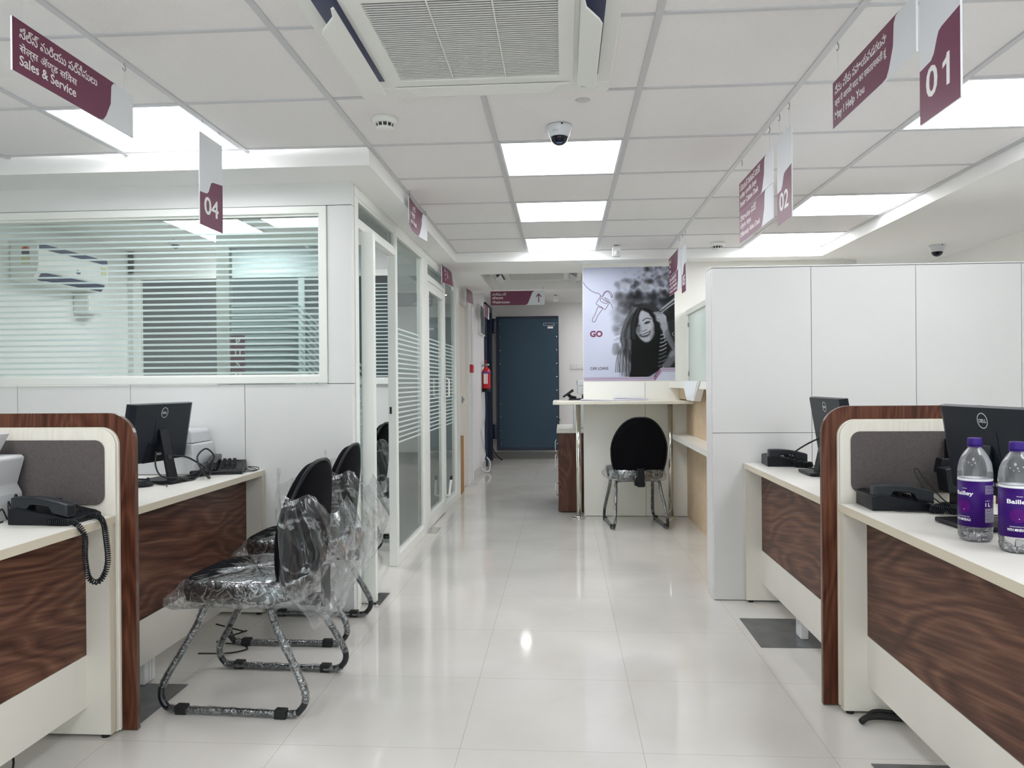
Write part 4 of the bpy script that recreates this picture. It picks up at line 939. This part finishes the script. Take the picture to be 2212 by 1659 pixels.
    if wrap >= 2:
        # loose bag pulled half way down the backrest
        rings = []; m_ = 96; L = 18
        for j in range(L):
            u = j/(L-1); z = .775-.49*u
            w = .262+.022*math.sin(u*PI); yf = -.150-.02*u; yb = -.325-.060*math.sin(min(1, u*1.1)*PI)-.02*u
            if u > .62: q = (u-.62)/.38; w *= 1-.62*q**1.5; yf -= .10*q; yb += .03*q
            cy, d = (yf+yb)/2, (yf-yb)/2; r = []
            for i in range(m_):
                a = 2*PI*i/m_; c, s = math.cos(a), math.sin(a)
                f = 1+.05*math.sin(7*a+6*u)*(.4+u)+.03*math.sin(13*a-5*u)
                zz = z+(.060*math.sin(a-.9)+.030*math.sin(5*a+1)+.05*max(0, math.sin(a*.5+.4))**18)*(1-u)**2
                r.append((w*math.copysign(abs(c)**.8, c)*f, cy+d*math.copysign(abs(s)**.8, s)*f, zz))
            rings.append(r)
        bag('loose_bag', rings, t, 'film_loose', .020, 8, 11)
    return t
chair('black visitor chair in plastic wrapping, the nearest one before the left desk', (-1.200, 2.908, 0), PI/2-.055, 2)
chair('black visitor chair in plastic wrapping, second behind the nearest one, by the cabin corner', (-1.275, 3.640, 0), PI/2, 2)
chair('black visitor chair inside the glazed cabin, seen through its open doorway', (-1.58, 5.62, 0), PI/2-.05, 2)
chair('black visitor chair with bare back standing at the standing-height counter', (.600, 6.475, 0), .10, 1)

# ================================================================== COUNTER CORNER
t = thing('standing_counter', 'high ivory writing counter on steel poles below the car loans poster', 'counter', (.5, 6.65, 0))
P = dd(rrect(-.085, 1.10, 6.46, 6.842, .05, 6, '1001'))
obj('counter_top', B().prism([(-.085, 6.50), (-.075, 6.475), (-.05, 6.46), (1.098, 6.46), (1.098, 6.84), (.18, 6.84), (.18, 7.06), (-.05, 7.06), (-.085, 7.03)], 'z', 1.012, 1.040), mat('ivory counter laminate', (.74, .71, .62), .35), t, bevel=.004)
for x in (.137, .940):
    pl = obj('pole', B().lathe([(.0215, .004), (.0215, 1.012)], (x, 6.735, 0), n=24), 'chrome', t)
    obj('flange', B().lathe([(.060, 0), (.060, .005), (.030, .008), (.024, .012), (.024, .02)], (x, 6.735, 0), n=28), 'chrome', pl)
    sc = B()
    for a in range(3): sc.lathe([(.007, .006), (.007, .014), (.004, .018)], (x+.044*math.cos(a*2.1+.3), 6.735+.044*math.sin(a*2.1+.3), 0), n=8)
    obj('screw', sc, 'chrome', pl)
obj('bracket', B().box(.27, .30, 6.78, 6.80, 1.000, 1.012).box(1.02, 1.05, 6.78, 6.80, 1.0, 1.012), 'steel', t)
def papers(label, x0, x1, y0, y1, z0, n, rz, seed):
    rr = random.Random(seed); t = thing('paper_stack', label, 'papers', ((x0+x1)/2, (y0+y1)/2, z0), rz)
    hw, hd = (x1-x0)/2, (y1-y0)/2
    for k in range(n):
        dx, dy = rr.uniform(-.006, .006), rr.uniform(-.004, .004)
        b = B().box(-hw+dx, hw+dx, -hd+dy, hd+dy, .0035*k, .0035*k+.0031)
        if k == n-1: b.v = [(v[0], v[1], v[2]+(.012*max(0, (-v[0]-hw*.6)/hw))) for v in b.v]
        obj('sheet_bundle', b, 'paper', t, local=True)
papers('printed forms lying at the left front of the counter', .155, .42, 6.475, 6.66, 1.0405, 3, .0, 1)
papers('taller stack of printed forms against the counter wall', .445, .73, 6.63, 6.82, 1.0405, 6, .02, 2)
t = thing('customer_display', 'black angled display on a stand at the left end of the counter', 'display', (.11, 6.95, 1.04))
obj('head', B().prism([(-.075, 1.052), (-.060, 1.042), (.030, 1.100), (.018, 1.120)], 'y', 6.88, 6.96).xf(Matrix.Translation((.072, 0, .022))), 'blackp', t, bevel=.003)
obj('neck', B().tube([(.045, 6.92, 1.095), (.075, 6.93, 1.070), (.12, 6.94, 1.058)], .016, 10), 'blackp', t)
obj('base', B().box(.055, .175, 6.88, 7.0, 1.0405, 1.056), 'blackp', t, bevel=.004)
t = thing('storage_cabinet', 'walnut cabinet with ivory top left of the counter wall', 'cabinet', (.45, 7.45, 0))
obj('body', B().box(-.045, .95, 7.02, 7.92, .012, .735), 'walnut_z', t)
obj('top', B().box(-.058, .96, 7.00, 7.93, .735, .765), 'cream_top', t, bevel=.002)
obj('plinth', B().box(-.02, .93, 7.05, 7.90, 0, .012), 'dark', t)
hb = B()
for z in (.66, .52, .25): hb.tube([(-.045, 7.18, z), (-.065, 7.18, z), (-.072, 7.18, z-.02), (-.072, 7.18, z-.09), (-.065, 7.18, z-.11), (-.045, 7.18, z-.11)], .004, 6)
obj('handle', hb, 'chrome', t)
t = thing('office_printer', 'light grey office printer on the walnut cabinet, mostly behind the counter wall', 'printer', (.30, 7.45, .765))
obj('body', B().box(.105, .55, 7.22, 7.70, .766, 1.045), 'prn', t, bevel=.012)
obj('side_seam', B().box(.100, .106, 7.30, 7.304, .78, 1.03).box(.100, .106, 7.22, 7.70, .905, .909), 'prn_d', t)
obj('front_cover', B().box(.13, .17, 7.213, 7.222, .79, 1.02), 'white_sign', t, bevel=.003)
obj('scanner_unit', B().box(.145, .55, 7.24, 7.62, 1.085, 1.160), 'prn', t, bevel=.008); obj('neck', B().box(.19, .55, 7.30, 7.60, 1.045, 1.085), 'blackp', t)
obj('lid', B().box(.14, .55, 7.24, 7.62, 1.170, 1.222), 'silver', t, bevel=.006); obj('feeder', B().box(.205, .4, 7.232, 7.25, 1.158, 1.200), 'screen', t)

# cashier shelf, ledge and tray
t = thing('wall_shelf', 'white wall shelf on the light oak panel beside the counter', 'shelf', (1.02, 6.1, .70))
obj('board', B().box(.955, 1.099, 4.55, 6.84, .700, .742), 'cream_top', t)
t = thing('teller_ledge', 'ivory teller ledge with slanted coin tray below the side window', 'ledge', (1.0, 6.0, 1.06))
obj('ledge', B().box(.945, 1.099, 4.55, 6.84, 1.148, 1.204), 'cream_top', t, bevel=.003)
tx = B(); P0 = [(6.04, 1.206), (5.28, 1.206), (5.50, 1.060), (5.82, 1.060)]
tx.prism(P0, 'x', .935, .985); obj('tray_front', tx, 'lam', t, bevel=.003)
obj('tray_inset', B().prism([(6.0, 1.205), (5.33, 1.205), (5.50, 1.085), (5.80, 1.085)], 'x', .932, .936), 'white_sign', t)
obj('apron', B().box(1.04, 1.099, 4.55, 6.84, 1.05, 1.148), 'beige_wood', t)

# far fittings
t = thing('switch_plate', 'white switch plate on the far wall beside the poster', 'switch', (.25, 12.04, 1.41))
obj('plate', B().box(.125, .42, 12.036, 12.05, 1.405, 1.50), 'lam', t, bevel=.004); obj('rocker', B().box(.165, .205, 12.03, 12.037, 1.42, 1.485).box(.22, .40, 12.031, 12.037, 1.42, 1.485), 'ac', t, bevel=.002)
def ext():
    x, y = -1.055, 10.50
    t = thing('fire_extinguisher', 'red fire extinguisher hanging on the passage wall', 'fire extinguisher', (x, y, 1.08))
    obj('cylinder', B().lathe([(0, 1.09), (.05, 1.092), (.058, 1.105), (.058, 1.35), (.052, 1.38), (.035, 1.405), (.022, 1.415), (.020, 1.43)], (x, y, 0), n=28), 'red', t)
    obj('foot_ring', B().lathe([(.058, 1.075), (.0592, 1.08), (.0592, 1.125), (.058, 1.126)], (x, y, 0), n=28), 'blackp', t)
    obj('blue_band', B().lathe([(.0588, 1.335), (.0588, 1.355)], (x, y, 0), n=28), 'blue', t)
    lab = B(); n = 10; vs = []
    for k in range(n+1): a = -.6+1.0*k/n; vs += [(x+.0590*math.sin(a), y-.0590*math.cos(a), 1.19), (x+.0590*math.sin(a), y-.0590*math.cos(a), 1.33)]
    lab.add(vs, [(2*k, 2*k+2, 2*k+3, 2*k+1) for k in range(n)], True); lo = obj('label', lab, 'white', t)
    for k, c_ in enumerate('SAFEX'): text('letter', c_, .022, 'red', lo, (Vector((x+.006, y-.0605, 1.305-.026*k)))-Vector(t.location), align='CENTER', bold=.0006)
    obj('valve', B().lathe([(.014, 1.43), (.014, 1.46)], (x, y, 0)).box(x-.03, x+.02, y-.008, y+.008, 1.455, 1.466), 'steel', t, bevel=.002)
    obj('lever', B().tube([(x-.005, y, 1.46), (x+.0, y-.01, 1.50), (x-.01, y-.03, 1.515)], .007), 'red', t); obj('gauge', B().lathe([(.013, -.01), (.013, .004)], (x+.03, y-.01, 1.455), 'y', 16), 'chrome', t)
    obj('hose', B().tube([(x-.02, y-.01, 1.455), (x-.045, y-.02, 1.45), (x-.05, y-.02, 1.42)], .006, smoothpath=4), 'steel', t); obj('hook', B().tube([(-1.12, y, 1.44), (x, y+.015, 1.44)], .005), 'steel', t)
ext()
t = thing('alarm_call_point', 'small red fire alarm box on the white wall post', 'alarm', (-1.08, 9.02, 1.35))
obj('box', B().box(-1.115, -1.065, 8.95, 9.09, 1.325, 1.42), 'red', t, bevel=.006); obj('top_cap', B().box(-1.114, -1.07, 8.98, 9.06, 1.42, 1.428), 'silver', t, bevel=.001)
one('switch_box', B().box(-1.115, -1.10, 8.93, 9.11, 1.24, 1.315), 'lam', 'small white switch box just below the red alarm box', 'switch', bevel=.003)
t = thing('framed_picture', 'narrow framed black and white picture on the passage wall', 'picture', (-1.10, 10.35, 1.86))
obj('frame', B().box(-1.12, -1.09, 10.05, 10.72, 1.86, 2.26), 'lam', t, bevel=.003)
obj('print', B().box(-1.0895, -1.088, 10.16, 10.70, 1.875, 2.245), mat('grey mottled print', (.10, .105, .11), .5, var=.9, vscale=9), t)
cable('grey_conduit', [(-1.085, 10.45, 1.075), (-1.08, 10.45, .80), (-1.09, 10.42, .62), (-1.105, 10.3, .52), (-1.085, 10.42, .30), (-1.08, 10.46, .20), (-1.10, 10.20, .10), (-1.09, 10.1, .06), (-1.03, 10.05, .02), (-.99, 10.15, .03), (-1.0, 10.35, .12), (-1.05, 10.4, .18)], .010, 'grey flexible conduit hanging below the fire extinguisher to the floor', 'cable', 'tbar')
one('cardboard_sheet', B().box(-1.134, -1.10, 8.12, 8.38, .0, .62), 'card', 'brown cardboard sheet leaning at the service doorway', 'cardboard')
cable('door_cable', [(-1.02, 11.0, .25), (-.99, 11.3, .12), (-.93, 11.5, .03)], .009, 'short black cable by the foot of the strongroom opening')

# split air conditioner in the cabin
t = thing('split_air_conditioner', 'white split air conditioner high on the cabin side wall', 'air conditioner', (-3.78, 5.72, 1.95))
y0, y1 = 5.285, 6.14; x0, x1 = -4.018, -3.80
obj('body', B().prism([(x0, 1.9900), (x0+.03, 1.9750), (x1-.04, 1.9950), (x1-.005, 2.0550), (x1, 2.1050), (x1-.004, 2.2400), (x1-.03, 2.2700), (x0, 2.2700)], 'y', y0, y1), 'ac', t, bevel=.006)
obj('top_trim', B().prism([(x1-.0035, 2.2100), (x1+.0015, 2.2100), (x1-.002, 2.2500), (x1-.008, 2.2500)], 'y', y0+.015, y1-.01), 'ac_navy', t)
obj('louvre', B().prism([(x1-.045, 1.9870), (x1-.008, 2.0430), (x1-.004, 2.0410), (x1-.041, 1.9830)], 'y', y0+.05, y1-.04), 'ac_navy', t)
obj('flap', B().prism([(x1-.05, 1.9770), (x1-.02, 1.9800), (x1-.02, 1.9830), (x1-.05, 1.9800)], 'y', y0+.1, y1-.06), 'white', t)
st_ = obj('energy_label', B().box(x0+.09, x0+.155, y0-.0012, y0, 2.0950, 2.2250), 'yellow', t)
obj('dial', B().prism([(x0+.122+.028*math.cos(a), 2.1970+.028*math.sin(a)) for a in [i*PI/10 for i in range(11)]], 'y', y0-.0022, y0-.001), 'red', st_)
obj('dark_band', B().box(x0+.094, x0+.151, y0-.0022, y0-.001, 2.1670, 2.1930), 'ac_navy', st_)
obj('badge', B().prism([(5.74+.03*math.cos(a), 2.1000+.016*math.sin(a)) for a in [i*PI/12 for i in range(24)]], 'x', x1-.001, x1+.0025), 'ac_navy', t)
obj('sticker', B().box(x1-.001, x1+.003, y1-.10, y1-.03, 2.1250, 2.1850), 'yellow', t)
t = thing('drain_box', 'white pipe elbow cover below the split air conditioner', 'pipe cover', (-3.83, 6.12, 1.78))
obj('cover', B().box(-4.018, -3.88, 6.0, 6.20, 1.80, 1.955), 'ac', t, bevel=.015); obj('pipe', B().lathe([(.04, 0), (.04, .17)], (-3.95, 6.10, 1.77), n=20), 'prn', t)

# ================================================================== POSTER
def poster():
    W_, H_ = 300, 368
    img = np.ones((H_, W_, 3))
    yy, xx = np.mgrid[0:H_, 0:W_]
    # photo-crop coordinates (cx 440..1532, cy 110..1452) -> pixels
    X = lambda p: ((np.array(p, float)[:, 0]-440)/1092*W_, (np.array(p, float)[:, 1]-110)/1342*H_)
    def blur(a, r):
        if r < 1: return a
        r = int(round(r))
        for _ in range(2):
            for ax in (0, 1):
                pad = [(0, 0)]*a.ndim; pad[ax] = (r+1, r); c = np.cumsum(np.pad(a, pad, mode='edge'), axis=ax)
                n = a.shape[ax]; s1 = [slice(None)]*a.ndim; s2 = list(s1); s1[ax] = slice(2*r+1, 2*r+1+n); s2[ax] = slice(0, n); a = (c[tuple(s1)]-c[tuple(s2)])/(2*r+1)
        return a
    def mask(p, b=1):
        px, py = X(p); m = np.zeros((H_, W_), bool); n = len(px); j = n-1
        for i in range(n):
            c = ((py[i] > yy) != (py[j] > yy)) & (xx < (px[j]-px[i])*(yy-py[i])/((py[j]-py[i]) or 1e-9)+px[i]); m ^= c; j = i
        return blur(m.astype(float), b)
    def fill(p, col, b=1, al=1.0):
        nonlocal img
        m = mask(p, b)[..., None]*al; img = img*(1-m)+np.array(col)*m
    def ell(cx, cy, rx, ry, col, b=3, al=1.0, rot=0):
        fill([(cx+rx*math.cos(a)*math.cos(rot)-ry*math.sin(a)*math.sin(rot), cy+rx*math.cos(a)*math.sin(rot)+ry*math.sin(a)*math.cos(rot)) for a in [i*PI/14 for i in range(28)]], col, b, al)
    def stroke(p, w, col, al=1.0, b=0):
        nonlocal img
        P = catmull([Vector((q[0], q[1], 0)) for q in p], 8); px, py = X([(q.x, q.y) for q in P]); d = np.full((H_, W_), 1e9)
        for x0, y0, x1, y1 in zip(px, py, px[1:], py[1:]):
            a0, a1, b0, b1 = int(max(0, min(x0, x1)-6)), int(max(0, max(x0, x1)+7)), int(max(0, min(y0, y1)-6)), int(max(0, max(y0, y1)+7))
            sx, sy = xx[b0:b1, a0:a1], yy[b0:b1, a0:a1]
            if sx.size == 0: continue
            L = (x1-x0)**2+(y1-y0)**2+1e-9; t_ = np.clip(((sx-x0)*(x1-x0)+(sy-y0)*(y1-y0))/L, 0, 1)
            d[b0:b1, a0:a1] = np.minimum(d[b0:b1, a0:a1], np.hypot(sx-x0-t_*(x1-x0), sy-y0-t_*(y1-y0)))
        m = (np.clip(w/2/1092*W_+.5-d, 0, 1)*al)[..., None]; img = img*(1-m)+np.array(col)*m
    g = lambda v: (v*.97, v*.985, v*1.03)
    bg = np.array([.76, .78, .86]); img[:] = bg
    gx = xx/W_; gy = yy/H_; glow = np.exp(-((gx-.30)**2/.05+(gy-.45)**2/.10))[..., None]; img += glow*.06
    rr = random.Random(5)
    # blurred trees
    for k in range(150):
        x = rr.uniform(850, 1540); y = rr.uniform(270, 640); d_ = (x-850)/690
        if (x-1180)**2/90**2+(y-350)**2/60**2 < 1 or (x-960)**2/80**2+(y-330)**2/60**2 < 1 or (x-1310)**2/45**2+(y-330)**2/55**2 < 1: continue
        ell(x, y, rr.uniform(20, 55), rr.uniform(18, 45), g(.05+.22*(1-d_)+rr.uniform(0, .12)), 3, .42)
    for k in range(260):
        x = rr.uniform(880, 1540); y = rr.uniform(110, 640); ell(x, y, rr.uniform(8, 22), rr.uniform(6, 18), g(rr.choice((.08, .14, .5, .2))+rr.uniform(0, .1)), 1.5, .30*min(1, (x-860)/250)*(1 if y > 230 or x > 1150 else .3))
    for k in range(70): ell(rr.uniform(800, 1010), rr.uniform(430, 900), rr.uniform(20, 50), rr.uniform(20, 50), g(rr.uniform(.28, .50)), 5, .20)
    for k in range(40): x = rr.uniform(1180, 1520); ell(x, rr.uniform(110, 300), rr.uniform(14, 36), rr.uniform(12, 30), g(rr.uniform(.14, .34)), 3, .40)
    for k in range(26): ell(rr.uniform(960, 1500), rr.uniform(430, 620), rr.uniform(40, 70), rr.uniform(25, 50), g(rr.uniform(.06, .12)), 5, .45)
    ell(1180, 350, 55, 48, g(.66), 4, .85); ell(1310, 330, 30, 48, g(.66), 4, .8); ell(925, 330, 48, 42, g(.70), 5, .6); ell(1420, 250, 40, 40, g(.6), 4, .5)
    # car roof and window
    fill([(1360, 620), (1540, 490), (1540, 1300), (1400, 1300), (1430, 700)], g(.10), 1)
    fill([(1350, 615), (1540, 470), (1540, 500), (1372, 632)], g(.62), 1); stroke([(1372, 655), (1450, 592), (1540, 530)], 12, g(.70)); fill([(1440, 760), (1540, 720), (1540, 1000), (1470, 950)], g(.20), 3, .8)
    stroke([(1515, 885), (1500, 905), (1520, 925)], 8, g(.6))
    # hair mass behind
    fill([(1060, 560), (1130, 542), (1230, 560), (1330, 600), (1390, 690), (1390, 900), (1420, 1000), (1440, 1100), (1370, 1320), (1200, 1410), (985, 1410), (1000, 1250), (930, 1180), (900, 1050), (880, 960), (900, 850), (940, 740), (1000, 630)], g(.055), 2)
    for k in range(90):
        x = rr.uniform(890, 1010); s = rr.uniform(-40, 30); v = rr.uniform(.18, .66)
        stroke([(1060+rr.uniform(-40, 30), 575+rr.uniform(-10, 30)), (x+60, 720), (x, 880+s), (x+10+s*.5, 1040), (x-30+s, 1180), (x-40+s*1.3, 1350)], rr.uniform(2, 6), g(v), rr.uniform(.3, .7))
    for k in range(26):
        y = rr.uniform(760, 1010); stroke([(960, y-60), (890, y), (840+rr.uniform(-40, 20), y+rr.uniform(-40, 60))], 3, g(rr.uniform(.25, .5)), .5)
    for k in range(26):
        y = rr.uniform(545, 640); stroke([(1080, y), (1180, y-12), (1300, y+30), (1400+rr.uniform(-40, 60), y+70)], 2.5, g(rr.uniform(.2, .55)), .45)
    # sleeve, shoulder at the left
    fill([(800, 1010), (850, 1005), (905, 1090), (900, 1140), (800, 1145), (785, 1090)], g(.38), 3, .7); fill([(800, 1020), (840, 1010), (830, 1060), (815, 1140), (780, 1120)], g(.66), 2, .7)
    fill([(860, 1150), (960, 1160), (1000, 1230), (1010, 1400), (900, 1405), (880, 1290)], g(.55), 3, .7)
    for k in range(16): x = rr.uniform(850, 1000); stroke([(x, 1080), (x+rr.uniform(-20, 20), 1200), (x+rr.uniform(-30, 40), 1400)], 5, g(rr.uniform(.08, .3)), .55)
    # dark top
    fill([(1020, 900), (1100, 980), (1250, 1010), (1370, 900), (1420, 1010), (1450, 1150), (1380, 1290), (1230, 1400), (985, 1410), (1030, 1250), (1010, 1050)], g(.045), 2)
    for k in range(9):
        y = 905+k*46; a = 1365-k*4; stroke([(a, y+10), (a+35, y), (a+70+k*2, y-24)], 15, g(.66 if k < 5 else .40), .85)
    # arm and hand
    fill([(1395, 880), (1455, 850), (1480, 930), (1540, 1040), (1540, 1110), (1500, 1090), (1440, 990)], g(.50), 2); fill([(1440, 900), (1475, 935), (1540, 1060), (1540, 1100), (1490, 1030)], g(.34), 3, .7)
    fill([(1250, 665), (1290, 642), (1340, 640), (1385, 665), (1425, 710), (1445, 780), (1455, 850), (1395, 885), (1360, 830), (1355, 770), (1300, 745), (1260, 735), (1240, 712), (1262, 700)], g(.62), 1.5)
    for a, b_ in [((1245, 690), (1350, 690)), ((1250, 715), (1345, 735)), ((1290, 665), (1370, 672))]: stroke([a, ((a[0]+b_[0])/2, a[1]-8), b_], 5, g(.30), .8)
    stroke([(1365, 800), (1400, 780), (1440, 800)], 5, g(.45), .6); ell(1335, 700, 30, 14, g(.72), 2, .5)
    fill([(1395, 1250), (1450, 1160), (1490, 1090), (1540, 1085), (1540, 1210), (1470, 1300), (1390, 1300)], g(.42), 3); fill([(1450, 1160), (1500, 1092), (1540, 1090), (1540, 1150), (1480, 1180)], g(.60), 3, .8)
    # face (tilted)
    fill([(1105, 640), (1160, 620), (1225, 650), (1265, 720), (1290, 800), (1292, 880), (1265, 950), (1225, 992), (1180, 1000), (1125, 965), (1090, 915), (1062, 870), (1070, 800), (1095, 720)], g(.68), 2)
    fill([(1100, 640), (1140, 625), (1190, 640), (1180, 700), (1140, 720), (1105, 700)], g(.70), 4, .8); fill([(1060, 790), (1110, 770), (1135, 860), (1100, 910), (1066, 870)], g(.30), 4, .75)
    fill([(1250, 780), (1292, 800), (1292, 880), (1262, 950), (1230, 960), (1262, 880)], g(.36), 3, .6); ell(1245, 810, 26, 20, g(.74), 3, .7); ell(1140, 850, 22, 26, g(.70), 3, .5); ell(1190, 975, 34, 16, g(.66), 3, .7)
    stroke([(1150, 745), (1180, 722), (1215, 715), (1248, 728)], 9, g(.10), .9); fill([(1165, 775), (1195, 755), (1235, 750), (1240, 762), (1210, 778), (1180, 786)], g(.08), 1, .92); stroke([(1070, 810), (1092, 800), (1112, 806)], 10, g(.08), .85)
    fill([(1150, 780), (1168, 850), (1195, 845), (1172, 780)], g(.66), 2, .6); stroke([(1138, 862), (1158, 868), (1180, 858), (1200, 848)], 7, g(.16), .8)
    fill([(1100, 905), (1150, 905), (1205, 885), (1245, 862), (1238, 900), (1200, 930), (1150, 938), (1115, 925)], g(.14), 1, .95); fill([(1118, 910), (1160, 908), (1210, 890), (1238, 874), (1225, 898), (1190, 914), (1145, 922)], g(.80), 1, .95); stroke([(1100, 903), (1150, 900), (1205, 880), (1250, 858)], 5, g(.28), .8); stroke([(1112, 926), (1150, 944), (1205, 934), (1240, 902)], 6, g(.30), .7)
    # hair falling over the face's left half
    fill([(1090, 600), (1130, 590), (1120, 640), (1098, 700), (1100, 760), (1070, 830), (1062, 900), (1090, 960), (1060, 1010), (1000, 960), (1005, 780), (1040, 660)], g(.05), 2)
    for k in range(20): s = rr.uniform(-30, 15); stroke([(1110+s*.3, 600), (1070+s, 700), (1045+s, 820), (1050+s, 960)], 3, g(rr.uniform(.12, .34)), .5)
    fill([(1150, 600), (1230, 610), (1300, 680), (1320, 800), (1310, 920), (1292, 880), (1288, 780), (1262, 710), (1225, 650), (1160, 622)], g(.06), 2)
    # white lower area and plum lines
    fill([(430, 1408), (1285, 1408), (1358, 1302), (1545, 1302), (1545, 1460), (430, 1460)], (.80, .81, .88), 0)
    fill([(1215, 1408), (1285, 1408), (1358, 1302), (1340, 1325), (1290, 1360)], g(.55), 1, .5)
    pl = (.36, .10, .24)
    for k in range(4): fill([(430, 1409+k*12), (1272+k*4, 1409+k*12), (1345+k*6, 1303+k*12), (1545, 1303+k*12), (1545, 1307+k*12), (1352+k*6, 1307+k*12), (1280+k*4, 1413+k*12), (430, 1413+k*12)], pl if k != 9 else pl, 0, .72)
    fill([(430, 1409), (1280, 1409), (1350, 1303), (1545, 1303), (1545, 1350), (1380, 1350), (1300, 1452), (430, 1452)], (.62, .38, .56), 0, .14)
    # one-line key drawing
    kc = (.30, .14, .22)
    stroke([(438, 275), (470, 325), (530, 378), (590, 408), (625, 415), (648, 445), (620, 490), (595, 530), (605, 548), (660, 578), (690, 604), (712, 592), (745, 535), (750, 505), (735, 488), (700, 468), (705, 490), (728, 505), (725, 535), (690, 530), (655, 510), (642, 490), (655, 472), (675, 475), (690, 500), (745, 520), (775, 545), (790, 592)], 5, kc)
    stroke([(645, 440), (672, 455), (690, 410), (730, 385), (770, 405), (788, 440), (780, 465), (770, 440), (740, 398), (700, 408), (680, 440), (668, 440)], 5, kc)
    stroke([(620, 572), (670, 590), (650, 625), (605, 690), (585, 740), (560, 752), (547, 735), (555, 705), (590, 640), (605, 595), (620, 572)], 5, kc)
    img = np.clip(img*.985-.02, 0, 1)
    lin = np.where(img <= .04045, img/12.92, ((img+.055)/1.055)**2.4)
    lin[lin > 0] = lin[lin > 0]
    x0, x1, z0, z1 = .190, 1.000, 1.213, 2.228; yP = 6.8385
    t = thing('wall_poster', 'large black and white car loans poster of a laughing woman', 'poster', ((x0+x1)/2, 6.84, z0))
    obj('backing', B().box(x0, x1, 6.8388, 6.8418, z0, z1), 'white_sign', t)
    vx, vz = np.meshgrid(np.linspace(x0, x1, W_+1), np.linspace(z1, z0, H_+1)); nv = vx.size
    me = bpy.data.meshes.new('print'); co = np.stack([vx.ravel()-t.location.x, np.full(nv, yP-6.84), vz.ravel()-z0], 1)
    I = np.arange(nv).reshape(H_+1, W_+1); q = np.stack([I[1:, :-1], I[1:, 1:], I[:-1, 1:], I[:-1, :-1]], -1).reshape(-1, 4)
    me.vertices.add(nv); me.vertices.foreach_set('co', co.ravel()); nf = len(q)
    me.loops.add(nf*4); me.loops.foreach_set('vertex_index', q.ravel().astype(np.int32)); me.polygons.add(nf)
    me.polygons.foreach_set('loop_start', (np.arange(nf)*4).astype(np.int32)); me.update(calc_edges=True)
    ca = me.color_attributes.new('ink', 'FLOAT_COLOR', 'CORNER')
    cc = np.ones((nf, 4, 4)); cc[:, :, :3] = (lin*.93).reshape(-1, 1, 3); ca.data.foreach_set('color', cc.ravel())
    m, nt, p = nm('printed poster'); a = nt.nodes.new('ShaderNodeAttribute'); a.attribute_name = 'ink'; nt.links.new(a.outputs[0], p.inputs['Base Color']); p.inputs['Roughness'].default_value = .5; p.inputs['Specular IOR Level'].default_value = .2
    me.materials.append(m); o = bpy.data.objects.new('print', me); COL.objects.link(o); o.parent = t
    text('lettering', 'GO', .07, 'maroon', t, (.248-t.location.x, yP-6.84-.0004, 1.605-z0), width=.113, bold=.0035, height=.058)
    text('lettering', 'CAR LOANS', .04, mat('plum lettering', (.06, .02, .04), .5), t, (.250-t.location.x, yP-6.84-.0004, 1.312-z0), width=.160, height=.026, bold=.0006)
poster()
